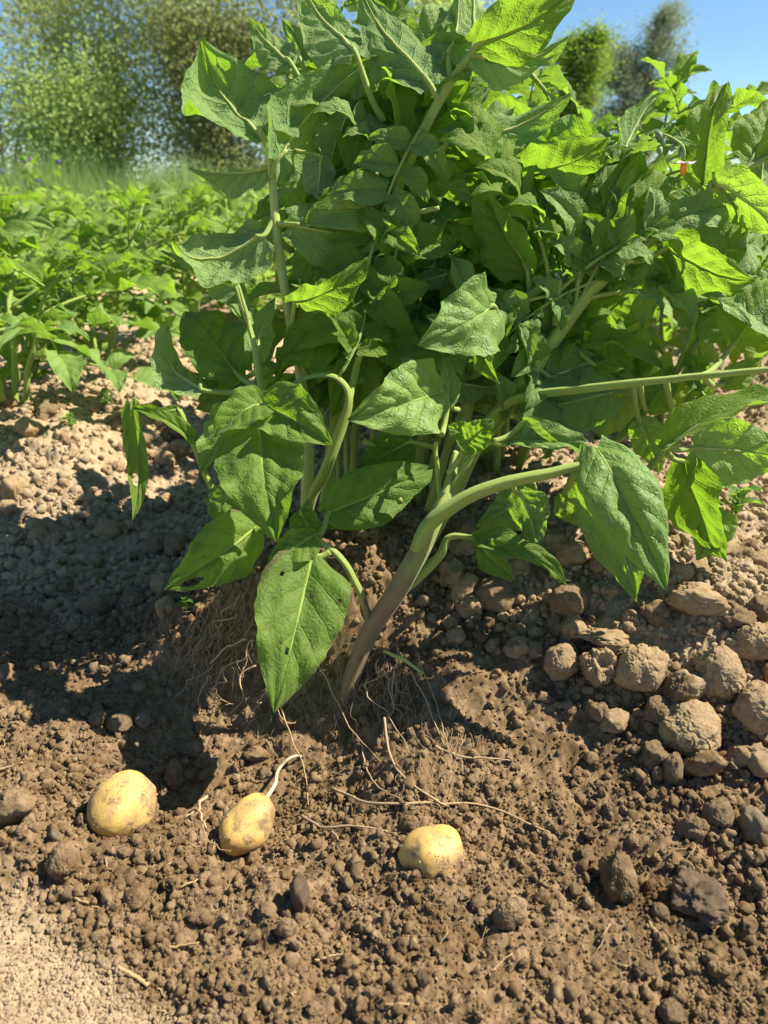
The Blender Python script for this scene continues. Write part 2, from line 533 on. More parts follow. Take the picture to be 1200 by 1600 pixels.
def clod_material(name, c1, c2, rough=0.95):
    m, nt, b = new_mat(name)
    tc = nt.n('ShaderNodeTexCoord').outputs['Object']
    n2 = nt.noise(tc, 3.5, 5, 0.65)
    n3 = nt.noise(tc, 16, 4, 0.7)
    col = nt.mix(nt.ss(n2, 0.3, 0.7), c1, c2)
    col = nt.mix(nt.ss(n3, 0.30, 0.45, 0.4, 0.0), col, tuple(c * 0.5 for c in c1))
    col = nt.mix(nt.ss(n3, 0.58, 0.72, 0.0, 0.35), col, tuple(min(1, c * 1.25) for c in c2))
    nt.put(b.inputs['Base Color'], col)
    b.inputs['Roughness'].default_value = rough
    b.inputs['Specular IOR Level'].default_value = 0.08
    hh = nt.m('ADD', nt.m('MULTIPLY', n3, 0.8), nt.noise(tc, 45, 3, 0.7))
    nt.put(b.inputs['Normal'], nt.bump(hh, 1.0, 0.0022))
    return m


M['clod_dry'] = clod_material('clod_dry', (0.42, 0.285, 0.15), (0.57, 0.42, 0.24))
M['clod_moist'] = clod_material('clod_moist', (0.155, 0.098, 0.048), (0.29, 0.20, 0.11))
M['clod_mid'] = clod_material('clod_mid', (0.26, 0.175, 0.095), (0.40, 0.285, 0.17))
M['stone'] = clod_material('stone_grey', (0.30, 0.225, 0.14), (0.44, 0.35, 0.235), 0.85)
M['barky'] = clod_material('crumbling_wood', (0.16, 0.11, 0.068), (0.28, 0.20, 0.13), 0.85)


def potato_material():
    m, nt, b = new_mat('potato_skin')
    tc = nt.n('ShaderNodeTexCoord').outputs['Object']
    n1 = nt.noise(tc, 45, 4, 0.6)
    c = nt.mix(n1, (0.60, 0.36, 0.075), (0.78, 0.53, 0.155))
    mp = nt.n('ShaderNodeMapping')
    nt.put(mp.inputs[0], tc)
    mp.inputs[3].default_value = (1, 1, 3.0)
    n2 = nt.noise(mp.outputs[0], 210, 4, 0.7)
    c = nt.mix(nt.ss(n2, 0.56, 0.64, 0.0, 0.75), c, (0.30, 0.17, 0.06))
    n3 = nt.noise(tc, 60, 6, 0.72)
    n4 = nt.noise(tc, 26, 2, 0.5)
    dirt = nt.m('MULTIPLY', nt.ss(n3, 0.47, 0.63), nt.ss(n4, 0.38, 0.54))
    sp = nt.n('ShaderNodeSeparateXYZ')
    geo = nt.n('ShaderNodeNewGeometry')
    nt.put(sp.inputs[0], tc)
    low = nt.m('MULTIPLY', nt.ss(nt.m('ADD', sp.outputs[2], nt.m('MULTIPLY', nt.m('SUBTRACT', n3, 0.5), 0.035)), -0.010, 0.002, 1.0, 0.0), 0.85)
    dirt = nt.m('MAXIMUM', nt.m('MULTIPLY', dirt, 0.8), low)
    c = nt.mix(nt.ss(nt.noise(tc, 22, 5, 0.7), 0.36, 0.62, 0.05, 0.8), c, (0.38, 0.25, 0.12))
    c = nt.mix(dirt, c, (0.20, 0.130, 0.068))
    nt.put(b.inputs['Base Color'], c)
    nt.put(b.inputs['Roughness'], nt.m('ADD', 0.58, nt.m('MULTIPLY', dirt, 0.35)))
    b.inputs['Specular IOR Level'].default_value = 0.4
    b.inputs['Subsurface Weight'].default_value = 0.12
    b.inputs['Subsurface Radius'].default_value = (1.0, 0.6, 0.2)
    b.inputs['Subsurface Scale'].default_value = 0.004
    hh = nt.m('ADD', nt.m('MULTIPLY', dirt, 0.8), nt.m('ADD', nt.m('MULTIPLY', n3, 0.5), nt.m('MULTIPLY', n2, 0.3)))
    nt.put(b.inputs['Normal'], nt.bump(hh, 0.6, 0.0013))
    return m


M['potato'] = potato_material()


# ------------------------------------------------------------------ mesh helpers
def mesh(name, verts, faces, mat, uvs=None, smooth=True):
    """verts (n,3); faces list/array of tris or quads; uvs per vertex"""
    me = bpy.data.meshes.new(name)
    verts = np.asarray(verts, np.float32)
    if isinstance(faces, np.ndarray):
        k = faces.shape[1]
        me.vertices.add(len(verts))
        me.vertices.foreach_set('co', verts.ravel())
        me.loops.add(faces.size)
        me.loops.foreach_set('vertex_index', faces.ravel().astype(np.int32))
        me.polygons.add(len(faces))
        me.polygons.foreach_set('loop_start', np.arange(0, faces.size, k, dtype=np.int32))
        me.update(calc_edges=True)
        fl = faces.ravel()
    else:
        me.from_pydata(verts.tolist(), [], faces)
        fl = np.fromiter((v for f in faces for v in f), int)
    if uvs is not None:
        l = me.uv_layers.new(name='UVMap')
        l.data.foreach_set('uv', np.asarray(uvs, np.float32)[fl].ravel())
    me.polygons.foreach_set('use_smooth', np.full(len(me.polygons), smooth))
    me.materials.append(mat)
    me.update()
    return me


def obj(name, me, parent=None, mw=None):
    o = bpy.data.objects.new(name, me)
    COL.objects.link(o)
    if parent is not None:
        o.parent = parent
    if mw is not None:
        o.matrix_basis = mw
    return o


def tag(o, label=None, cat=None, group=None, kind=None):
    if label:
        o['label'] = label
    if cat:
        o['category'] = cat
    if group:
        o['group'] = group
    if kind:
        o['kind'] = kind
    return o


def empty(name, loc=(0, 0, 0)):
    o = bpy.data.objects.new(name, None)
    COL.objects.link(o)
    o.location = loc
    o.empty_display_size = 0.02
    return o


def spline(pts, n):
    """Catmull-Rom through rows (x,y,z,r...)"""
    p = np.asarray(pts, float)
    if len(p) == 2:
        t = np.linspace(0, 1, n)[:, None]
        return p[0] * (1 - t) + p[1] * t
    q = np.vstack([2 * p[0] - p[1], p, 2 * p[-1] - p[-2]])
    out = []
    for t in np.linspace(0, len(p) - 1 - 1e-9, n):
        i = int(t)
        f = t - i
        a, b_, c, d = q[i], q[i + 1], q[i + 2], q[i + 3]
        out.append(0.5 * ((2 * b_) + (-a + c) * f + (2 * a - 5 * b_ + 4 * c - d) * f * f + (-a + 3 * b_ - 3 * c + d) * f ** 3))
    return np.array(out)


def tube_arr(pts, radii, sides=8, rib=0.0, cap=True):
    """returns verts, quads/tris list, uv"""
    p = np.asarray(pts, float)
    n = len(p)
    r = np.broadcast_to(np.asarray(radii, float), (n,))
    tg = np.gradient(p, axis=0)
    tg /= np.linalg.norm(tg, axis=1)[:, None] + 1e-12
    up = np.array([0.31, -0.7, 0.64])
    if abs(tg[0] @ up) > 0.9 * np.linalg.norm(up):
        up = np.array([1.0, 0.2, 0])
    a = np.cross(tg[0], up)
    a /= np.linalg.norm(a)
    V, U = [], []
    ang = np.arange(sides) / sides * 2 * math.pi
    shape = 1 + rib * (np.abs(np.cos(ang * 1.5)) ** 3 * 2 - .8) if sides > 12 else 1 + rib * np.cos(ang * 3)
    for i in range(n):
        a = a - tg[i] * (a @ tg[i])
        a /= np.linalg.norm(a) + 1e-12
        b_ = np.cross(tg[i], a)
        V.append(p[i] + r[i] * shape[:, None] * (np.cos(ang)[:, None] * a + np.sin(ang)[:, None] * b_))
        U.append(np.stack([np.abs(ang / math.pi - 1), np.full(sides, i / (n - 1))], 1))
    V = np.vstack(V)
    U = np.vstack(U)
    F = []
    for i in range(n - 1):
        for k in range(sides):
            k2 = (k + 1) % sides
            F.append((i * sides + k, i * sides + k2, (i + 1) * sides + k2, (i + 1) * sides + k))
    if cap:
        F.append(tuple(range(sides))[::-1])
        F.append(tuple((n - 1) * sides + k for k in range(sides)))
    return V, F, U


class Acc:
    """collects pieces of ONE part into one mesh"""
    def __init__(self):
        self.V, self.F, self.U, self.n = [], [], [], 0

    def add(self, V, F, U=None):
        self.V.append(np.asarray(V))
        self.F += [tuple(v + self.n for v in f) for f in F]
        self.U.append(np.asarray(U) if U is not None else np.zeros((len(V), 2)))
        self.n += len(V)

    def mesh(self, name, mat, smooth=True):
        return mesh(name, np.vstack(self.V), self.F, mat, np.vstack(self.U), smooth)


# ------------------------------------------------------------------ leaves
T_ = [0, .03, .08, .16, .26, .36, .48, .60, .72, .83, .91, .965, 1.0]
W_ = [.10, .42, .72, .92, 1.0, .985, .90, .76, .575, .375, .205, .085, 0.0]


def leaf_arr(L, W, nu=13, nv=19, seed=0, bend=0.35, tipcurl=0.3, fold=0.15, cup=0.0, twist=0.0, ripple=0.05, pucker=0.02,
             sweep=0.0, holes=(), roll_edge=0.0, kv=7.0, lobe=1.0, blunt=0.0):
    r = np.random.RandomState(seed)
    t = np.linspace(0, 1, nv)
    t = t ** 0.92
    s = np.linspace(-1, 1, nu)
    u = np.sign(s) * np.abs(s) ** 1.25
    w = np.interp(t, T_, W_)
    if blunt:
        w = np.maximum(w, blunt * np.sqrt(np.clip(1 - ((t - 0.45) / 0.55) ** 2, 0, 1)) * (1 - t ** 5))
    Tm, Um = np.meshgrid(t, u, indexing='ij')
    Wm = w[:, None] * np.ones_like(Um)
    asym = 1 + 0.06 * np.sign(Um) * (r.rand() - .5) * 2
    ser = 1 + 0.018 * np.sin(Tm * 60 + 3 * r.rand()) * (np.abs(Um) > 0.95) + 0.05 * perlin(Tm * 5, np.sign(Um) * 3.3 + seed, 1.1)
    x = Um * Wm * W / 2 * asym * ser
    y = Tm * L - lobe * 0.07 * L * np.abs(Um) ** 1.6 * (1 - Tm) ** 7 + 0.04 * L * np.abs(Um) * Tm * (1 - Tm)
    au = np.abs(Um)
    ss_ = Tm - 0.26 * au ** 0.85
    ph = (ss_ * kv + 0.42 * (Um > 0))
    tri = np.abs(ph - np.floor(ph) - 0.5)
    hh = np.clip(w[:, None] * 1.3, 0, 1)
    z = pucker * W * (1 - np.exp(-(tri / 0.16) ** 2)) * (1 - au ** 6 * 0.5) * sstep(0.03, 0.25, au) * hh
    z = z - 0.012 * W * np.exp(-(au / 0.05) ** 2)
    z = z + 0.4 * pucker * W * perlin(Um * 3 + seed, Tm * 6, seed * 1.7) * hh
    f1 = r.rand() * 6.28
    z = z + ripple * W * np.sin(Tm * (9 + 4 * r.rand()) + f1 + np.where(Um > 0, 1.7, 0)) * au ** 2.4 * hh
    z = z + ripple * 0.5 * W * np.sin(Tm * 24 + f1 * 2 + np.where(Um > 0, 2.7, 0)) * au ** 4 * hh
    z = z + 0.10 * W * perlin(Um * 1.3 + seed * 3.1, Tm * 2.0, 5.2) + 0.035 * W * perlin(Um * 3.5 + seed, Tm * 6.0, 1.2) * hh
    z = z - cup * W * au ** 2 * hh
    if roll_edge:
        z = z - roll_edge * W * au ** 5 * hh
        x = x * (1 - roll_edge * 0.5 * au ** 5)
    fa = fold
    z = z + np.abs(x) * math.sin(fa)
    x = x * math.cos(fa)
    # centre line
    tt = np.linspace(0, 1, 80)
    ang = bend * (1 - 2 * tt) * 1.0 - tipcurl * tt ** 3
    sang = sweep * (1 - 2 * tt)
    cy = np.concatenate([[0], np.cumsum(np.cos(ang[:-1]) * np.cos(sang[:-1]) / 79)])
    cz = np.concatenate([[0], np.cumsum(np.sin(ang[:-1]) / 79)])
    cx = np.concatenate([[0], np.cumsum(np.sin(sang[:-1]) / 79)])
    sc = 1.0 / math.sqrt(cy[-1] ** 2 + cz[-1] ** 2)
    rot = math.atan2(cz[-1], cy[-1])
    cy2 = (cy * math.cos(rot) + cz * math.sin(rot)) * sc
    cz2 = (-cy * math.sin(rot) + cz * math.cos(rot)) * sc
    ang = ang - rot
    yy = y / L
    A = np.interp(yy, tt, ang)
    Cy = np.interp(yy, tt, cy2) + np.minimum(yy, 0)
    Cz = np.interp(yy, tt, cz2)
    Cx = np.interp(yy, tt, cx) - 0
    tw = twist * (Tm - 0.3)
    x2 = x * np.cos(tw) - z * np.sin(tw)
    z2 = x * np.sin(tw) + z * np.cos(tw)
    X = x2 + Cx * L
    Y = Cy * L - np.sin(A) * z2
    Z = Cz * L + np.cos(A) * z2
    V = np.stack([X, Y, Z], -1).reshape(-1, 3)
    UV = np.stack([(Um + 1) / 2, Tm], -1).reshape(-1, 2)
    i = np.arange(nv - 1)[:, None] * nu + np.arange(nu - 1)[None]
    F = np.stack([i, i + 1, i + nu + 1, i + nu], -1).reshape(-1, 4)
    if len(holes):
        uc = (Um[:-1, :-1] + Um[1:, 1:]).ravel() / 2
        tc = (Tm[:-1, :-1] + Tm[1:, 1:]).ravel() / 2
        keep = np.ones(len(F), bool)
        for (hu, ht, ru, rt) in holes:
            q = ((uc - hu) / ru) ** 2 + ((tc - ht) / rt) ** 2
            keep &= q > 1 + 0.5 * perlin(uc * 9, tc * 14, 2.2)
        F = F[keep]
    return V, F, UV


def nrmz(v):
    return v / (np.linalg.norm(v) + 1e-12)


def frame(base, yv, nv):
    y = nrmz(yv)
    z = nrmz(nv - y * (nv @ y))
    x = np.cross(y, z)
    m = Matrix(((x[0], y[0], z[0], base[0]), (x[1], y[1], z[1], base[1]), (x[2], y[2], z[2], base[2]), (0, 0, 0, 1)))
    return m, np.stack([x, y, z], 1)


# ------------------------------------------------------------------ GROUND
def build_ground():
    nc = 620
    s = np.linspace(-1, 1, nc)
    yrow = [0.16]
    while yrow[-1] < 600:
        y = yrow[-1]
        d = 0.913 * y + 0.244
        st = 0.0028 * d if y < 1.5 else (0.0075 * d if y < 9 else 0.05 * d)
        if y < 1.5 and y > 0.9:
            st = 0.0028 * d * (1 + (y - 0.9) * 1.5)
        yrow.append(y + st)
    yrow = [-4, -2, -1, -0.4, -0.1, 0.05, 0.12] + yrow
    yr = np.array(yrow)
    dd = np.maximum(0.913 * yr + 0.244, 0.33)
    dd = np.where(yr < 0.1, 0.33 + (0.1 - yr) * 0.8, dd)
    X = dd[:, None] * (0.66 * s + 5.0 * np.sign(s) * np.abs(s) ** 31)[None]
    Y = np.repeat(yr[:, None], nc, 1)
    Z = ground_h(X.ravel(), Y.ravel())
    V = np.stack([X.ravel(), Y.ravel(), Z], 1)
    i = np.arange(len(yr) - 1)[:, None] * nc + np.arange(nc - 1)[None]
    F = np.stack([i, i + 1, i + nc + 1, i + nc], -1).reshape(-1, 4)
    o = obj('ground', mesh('ground', V, F, M['soil']))
    tag(o, 'brown garden soil, dug open in front and ridged behind', kind='structure')
    return o


build_ground()


# ------------------------------------------------------------------ clods and crumbs
def ico(sub):
    import bmesh
    bm = bmesh.new()
    bmesh.ops.create_icosphere(bm, subdivisions=sub, radius=1.0)
    V = np.array([v.co[:] for v in bm.verts])
    F = np.array([[v.index for v in f.verts] for f in bm.faces])
    bm.free()
    return V, F


_ICO = {k: ico(k) for k in (2, 3, 4, 5, 6)}


def clod_arr(sub, seed, rough=0.22, lumpy=0.12, crumb=0.05, flat=0.8, hole=False, angular=0.0):
    V, F = _ICO[sub]
    o = seed * 5.37
    n = perlin(V[:, 0] * 0.9 + o, V[:, 1] * 0.9, V[:, 2] * 0.9) * rough * 2
    n = n + perlin(V[:, 0] * 2.2 + o, V[:, 1] * 2.2 + 3, V[:, 2] * 2.2) * lumpy * 2
    if sub >= 3:
        n = n + np.abs(perlin(V[:, 0] * 4.5 + o, V[:, 1] * 4.5 + 3, V[:, 2] * 4.5)) * -lumpy * 1.2
    if sub >= 4:
        n = n + perlin(V[:, 0] * 9 + o, V[:, 1] * 9, V[:, 2] * 9) * crumb * 1.6
        n = n + np.abs(perlin(V[:, 0] * 17 + o, V[:, 1] * 17, V[:, 2] * 17)) * crumb * 1.2
    if sub >= 6:
        n = n + perlin(V[:, 0] * 14, V[:, 1] * 14 + o, V[:, 2] * 14) * .024 + perlin(V[:, 0] * 30, V[:, 1] * 30 + o, V[:, 2] * 30) * .011
        cr = np.abs(perlin(V[:, 0] * 1.8 + o, V[:, 1] * 1.8, V[:, 2] * 1.8 + 4))
        n = n - 0.07 * np.exp(-(cr / 0.035) ** 2)
    R = 1 + n
    if angular:
        rs = np.random.RandomState(seed)
        for k in range(7):
            d = nrmz(rs.normal(size=3))
            c = 0.62 + 0.25 * rs.rand()
            dot = V @ d
            lim = np.where(dot > 0.05, c / np.maximum(dot, 0.05), 9)
            R = np.minimum(R, R * (1 - angular) + angular * np.minimum(lim, R))
    Q = V * R[:, None]
    if hole:
        d = nrmz(np.array([0.05, -0.72, 0.62]))
        dot = V @ d
        k = sstep(0.88, 0.96, dot + 0.03 * perlin(V[:, 0] * 5, V[:, 1] * 5, V[:, 2] * 5))
        Q = Q * (1 - 0.42 * k[:, None])
        ringk = np.exp(-((dot - 0.86) / 0.05) ** 2)
        Q = Q * (1 + 0.05 * ringk[:, None])
    Q[:, 2] *= flat
    return Q, F


def build_crumbs():
    # a hidden library of crumb shapes used only as instances
    lib = bpy.data.collections.new('crumb_library')
    N = 10
    for k in range(N):
        V, F = clod_arr(2 if k < 6 else 3, 50 + k, 0.3, 0.2, 0.1, 0.85, angular=0.5 if k % 2 else 0.0)
        lo = bpy.data.objects.new('crumb_%02d' % k, mesh('crumb', V, F, M['clod_inst'], smooth=(k % 2 == 0)))
        lib.objects.link(lo)
    rs = np.random.RandomState(3)
    n = 64000
    py = 560 + (1720 - 560) * rs.rand(n)
    px = -150 + 1500 * rs.rand(n)
    b = (800 - py) / FPX
    a = (px - 600) / FPX
    dirz = -SP + b * CP
    t = (0.03 - CAM_H) / dirz
    y = t * (CP + b * SP)
    x = t * a
    # second set of points spread by area farther back
    keep = (y < 4.2) & (y > 0.17)
    x, y = x[keep], y[keep]
    n = len(x)
    d = dug(x, y)
    cl = np.clip(0.5 + 1.6 * perlin(x * 11, y * 11, 2.7), 0.05, 1)
    cl2 = np.clip(0.5 + 1.6 * perlin(x * 4, y * 4, 12.7), 0.1, 1)
    dist = np.sqrt(x * x + y * y + 0.3)
    r = 0.0011 * np.clip(rs.pareto(2.1, n) + 1, 1, 7.5) * (0.75 + 0.6 * cl2) * (1.0 + 0.5 * (1 - d)) * np.clip(dist / 0.85, 0.7, 2.5)
    mound = 1 - sstep(-0.03, 0.02, (x + 0.36) * 0.486 + (y - 0.49) * 0.874)
    r = np.minimum(r, 0.0060 - 0.0044 * mound + 0.004 * sstep(0.75, 1.1, y))
    kp = rs.rand(n) < (0.35 + 0.65 * cl)
    # finer soil in the dug floor
    x, y, r = x[kp], y[kp], r[kp]
    n = len(x)
    z = ground_h(x, y) + r * 0.35
    me = bpy.data.meshes.new('soil_crumbs')
    me.vertices.add(n)
    me.vertices.foreach_set('co', np.stack([x, y, z], 1).astype(np.float32).ravel())
    for nm, typ, arr in (('scl', 'FLOAT_VECTOR', (r[:, None] * (0.75 + 0.6 * rs.rand(n, 3)))), ('rt', 'FLOAT_VECTOR', rs.rand(n, 3) * 6.28)):
        at = me.attributes.new(nm, typ, 'POINT')
        at.data.foreach_set('vector', arr.astype(np.float32).ravel())
    at = me.attributes.new('idx', 'INT', 'POINT')
    at.data.foreach_set('value', rs.randint(0, N, n).astype(np.int32))
    me.materials.append(M['clod_inst'])
    o = obj('soil_crumbs', me)
    tag(o, 'loose crumbs of soil scattered over the whole ground', kind='stuff')
    ng = bpy.data.node_groups.new('scatter', 'GeometryNodeTree')
    ng.interface.new_socket('Geometry', in_out='INPUT', socket_type='NodeSocketGeometry')
    ng.interface.new_socket('Geometry', in_out='OUTPUT', socket_type='NodeSocketGeometry')
    gi, go = ng.nodes.new('NodeGroupInput'), ng.nodes.new('NodeGroupOutput')
    ci = ng.nodes.new('GeometryNodeCollectionInfo')
    ci.inputs['Collection'].default_value = lib
    ci.inputs['Separate Children'].default_value = True
    ci.inputs['Reset Children'].default_value = True
    m2p = ng.nodes.new('GeometryNodeMeshToPoints')
    ip = ng.nodes.new('GeometryNodeInstanceOnPoints')
    ip.inputs['Pick Instance'].default_value = True

    def attr(nm, dt):
        a_ = ng.nodes.new('GeometryNodeInputNamedAttribute')
        a_.data_type = dt
        a_.inputs[0].default_value = nm
        return a_.outputs[0]
    L = ng.links.new
    L(gi.outputs[0], m2p.inputs[0])
    L(m2p.outputs[0], ip.inputs['Points'])
    L(ci.outputs[0], ip.inputs['Instance'])
    L(attr('idx', 'INT'), ip.inputs['Instance Index'])
    L(attr('rt', 'FLOAT_VECTOR'), ip.inputs['Rotation'])
    L(attr('scl', 'FLOAT_VECTOR'), ip.inputs['Scale'])
    L(ip.outputs[0], go.inputs[0])
    md = o.modifiers.new('scatter', 'NODES')
    md.node_group = ng


M['clod_inst'] = soil_material('crumb_soil', 0.35)
build_crumbs()

CLOD_ME = {}


def clod_mesh(kind, mat):
    key = (kind, mat)
    if key not in CLOD_ME:
        spec = {
            'ring': dict(sub=6, seed=1, hole=True, rough=.10, lumpy=.10, crumb=.05, flat=.85),
            'big0': dict(sub=6, seed=2, rough=.22, lumpy=.08, crumb=.03, angular=.45, flat=.8),
            'big1': dict(sub=6, seed=3, rough=.24, lumpy=.08, crumb=.03, angular=.45, flat=.75),
            'big2': dict(sub=6, seed=4, rough=.16, lumpy=.09, crumb=.03, angular=.45, flat=.85),
            'big3': dict(sub=5, seed=5, rough=.25, lumpy=.12, crumb=.09, flat=.8, angular=.5),
            'round': dict(sub=5, seed=6, rough=.14, lumpy=.05, crumb=.04, flat=.8),
            'ang': dict(sub=4, seed=7, rough=.15, lumpy=.05, crumb=.03, flat=.8, angular=.9),
            'slab': dict(sub=5, seed=8, rough=.22, lumpy=.10, crumb=.07, flat=.45, angular=.6),
        }
        if kind in spec:
            kw = spec[kind]
        else:
            k = int(kind[1:])
            kw = dict(sub=4, seed=20 + k, rough=.16 if k in (1, 4) else .25, lumpy=.06 if k in (1, 4) else .11, crumb=.07 if k in (1, 4) else .13, flat=.8, angular=.65 if k in (0, 3, 6, 9) else 0)
        V, F = clod_arr(**kw)
        CLOD_ME[key] = mesh('clod', V, F, M[mat])
    return CLOD_ME[key]


def put_clod(px, py, wpx, kind, mat, label, group=None, hpx=None, name='soil_clod', cat='clod', yaw=None, sink=0.3, tilt=0.3):
    p, t = hit(px, py + (hpx or wpx) * 0.3)
    t = t * 1.0
    if mat == 'clod_moist':
        mat = 'clod'
    r = 0.93 * wpx / 2 / FPX * t
    rh = (hpx or wpx * 0.8) / 2 / FPX * t
    z = float(ground_h(np.array([p[0]]), np.array([p[1]]))[0])
    z = min(z, float(base_h(p[0], p[1])) + 0.008)
    o = obj(name, clod_mesh(kind, mat))
    o.location = (p[0], p[1], z + rh * (1 - sink) * 0.8)
    o.scale = (r, (r + rh) / 2, rh / 0.8)
    o.rotation_euler = (rnd.uniform(-tilt, tilt), rnd.uniform(-tilt, tilt), rnd.uniform(-0.4, 0.4) if yaw is None else yaw)
    tag(o, label, cat, group)
    return o


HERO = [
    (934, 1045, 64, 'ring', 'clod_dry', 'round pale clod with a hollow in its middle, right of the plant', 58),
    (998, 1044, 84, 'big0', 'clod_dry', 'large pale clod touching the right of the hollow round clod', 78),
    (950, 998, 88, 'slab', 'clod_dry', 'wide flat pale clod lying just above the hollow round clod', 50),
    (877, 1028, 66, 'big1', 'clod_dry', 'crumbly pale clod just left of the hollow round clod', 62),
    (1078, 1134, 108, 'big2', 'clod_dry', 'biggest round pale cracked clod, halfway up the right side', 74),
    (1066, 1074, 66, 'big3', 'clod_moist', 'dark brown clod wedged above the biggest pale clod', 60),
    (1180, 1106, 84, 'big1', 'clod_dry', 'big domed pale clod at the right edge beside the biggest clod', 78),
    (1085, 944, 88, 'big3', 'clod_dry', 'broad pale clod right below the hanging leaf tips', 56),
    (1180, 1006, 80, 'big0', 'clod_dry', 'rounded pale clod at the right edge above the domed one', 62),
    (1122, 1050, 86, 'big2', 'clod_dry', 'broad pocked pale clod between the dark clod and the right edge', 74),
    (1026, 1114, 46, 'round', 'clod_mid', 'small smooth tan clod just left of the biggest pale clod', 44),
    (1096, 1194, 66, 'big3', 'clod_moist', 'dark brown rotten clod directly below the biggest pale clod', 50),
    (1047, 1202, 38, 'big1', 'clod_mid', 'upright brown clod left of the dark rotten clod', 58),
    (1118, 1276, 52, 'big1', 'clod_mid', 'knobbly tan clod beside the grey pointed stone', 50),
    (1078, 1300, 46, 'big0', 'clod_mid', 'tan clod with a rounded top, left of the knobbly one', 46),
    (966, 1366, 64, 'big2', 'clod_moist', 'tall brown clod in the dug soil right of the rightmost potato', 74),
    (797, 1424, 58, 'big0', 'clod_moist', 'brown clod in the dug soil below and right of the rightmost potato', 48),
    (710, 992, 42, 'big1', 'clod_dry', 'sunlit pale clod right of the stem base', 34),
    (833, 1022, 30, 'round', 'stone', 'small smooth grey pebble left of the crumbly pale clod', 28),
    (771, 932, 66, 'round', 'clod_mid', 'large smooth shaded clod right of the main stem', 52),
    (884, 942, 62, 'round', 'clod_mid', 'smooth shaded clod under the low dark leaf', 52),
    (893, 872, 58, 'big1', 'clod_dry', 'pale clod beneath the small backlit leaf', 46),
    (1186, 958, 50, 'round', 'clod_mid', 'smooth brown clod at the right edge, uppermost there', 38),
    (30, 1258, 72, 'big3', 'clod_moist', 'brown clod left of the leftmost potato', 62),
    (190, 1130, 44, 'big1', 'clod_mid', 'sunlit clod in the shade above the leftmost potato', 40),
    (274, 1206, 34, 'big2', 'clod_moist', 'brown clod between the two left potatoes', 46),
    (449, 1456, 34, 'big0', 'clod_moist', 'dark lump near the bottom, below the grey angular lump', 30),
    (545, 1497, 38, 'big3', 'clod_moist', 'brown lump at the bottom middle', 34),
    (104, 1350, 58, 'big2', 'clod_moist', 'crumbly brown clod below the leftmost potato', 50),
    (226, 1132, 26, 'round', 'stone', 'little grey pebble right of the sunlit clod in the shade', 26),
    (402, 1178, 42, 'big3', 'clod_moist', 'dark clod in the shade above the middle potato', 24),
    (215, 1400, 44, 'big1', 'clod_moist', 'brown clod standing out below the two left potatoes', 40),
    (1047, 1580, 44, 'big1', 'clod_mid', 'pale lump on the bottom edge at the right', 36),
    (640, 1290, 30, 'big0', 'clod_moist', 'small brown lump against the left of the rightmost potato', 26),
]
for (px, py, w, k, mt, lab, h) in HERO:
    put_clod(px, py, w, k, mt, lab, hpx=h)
put_clod(1172, 1294, 50, 'ang', 'stone', 'pointed grey stone at the right edge among brown clods', hpx=54, name='stone', cat='stone')
put_clod(470, 1397, 38, 'ang', 'barky', 'dark grey angular lump below the middle potato', hpx=56, name='stone', cat='stone')
put_clod(659, 1537, 26, 'ang', 'barky', 'small dark angular stone near the bottom middle', hpx=24, name='stone', cat='stone')
put_clod(1092, 1402, 92, 'slab', 'barky', 'flat dark piece of crumbling wood in the lower right soil', hpx=78, name='wood_chip', cat='wood')
put_clod(88, 1311, 18, 'ang', 'stone', 'tiny pale grey stone left of the leftmost potato', hpx=20, name='stone', cat='stone')


MARKS = [
    (934, 1045, 'the hollow round clod'), (998, 1044, 'the large clod beside the hollow one'), (950, 998, 'the wide flat pale clod'), (877, 1028, 'the crumbly pale clod'),
    (1078, 1134, 'the biggest cracked clod'), (1066, 1074, 'the dark wedged clod'), (1180, 1106, 'the domed clod at the right edge'), (1085, 944, 'the broad clod under the leaf tips'),
    (1096, 1194, 'the dark rotten clod'), (1118, 1276, 'the knobbly tan clod'), (966, 1366, 'the tall brown clod'), (797, 1424, 'the clod below the rightmost potato'),
    (710, 992, 'the sunlit clod by the stem base'), (771, 932, 'the large smooth shaded clod'), (893, 872, 'the clod beneath the small backlit leaf'), (1172, 1294, 'the pointed grey stone'),
    (30, 1258, 'the brown clod at the left edge'), (190, 1130, 'the sunlit clod in the shade'), (198, 1257, 'the leftmost potato'), (385, 1293, 'the middle potato'), (672, 1320, 'the rightmost potato'),
    (470, 1397, 'the dark grey angular lump'), (1092, 1402, 'the crumbling wood'), (280, 890, 'the leaf with a big hole'), (215, 770, 'the drooping curled leaf'), (440, 1050, 'the spotted leaf'),
    (1047, 1580, 'the pale lump on the bottom edge'), (659, 1537, 'the small dark angular stone'), (20, 640, 'the nearest plant of the left row'), (1145, 815, 'the green seedling at the right'),
    (60, 930, 'the left edge of the sunlit patch')]
SEEN_LABELS = {}
SHAPE = {0: 'flat-sided', 1: 'rounded', 2: 'knobbly', 3: 'blocky', 4: 'smoothish', 5: 'lumpy', 6: 'angular', 7: 'uneven', 8: 'crumbly', 9: 'chunky'}
TONE = {'clod_dry': 'pale', 'clod_mid': 'tan', 'clod_moist': 'brown', 'stone': 'grey'}


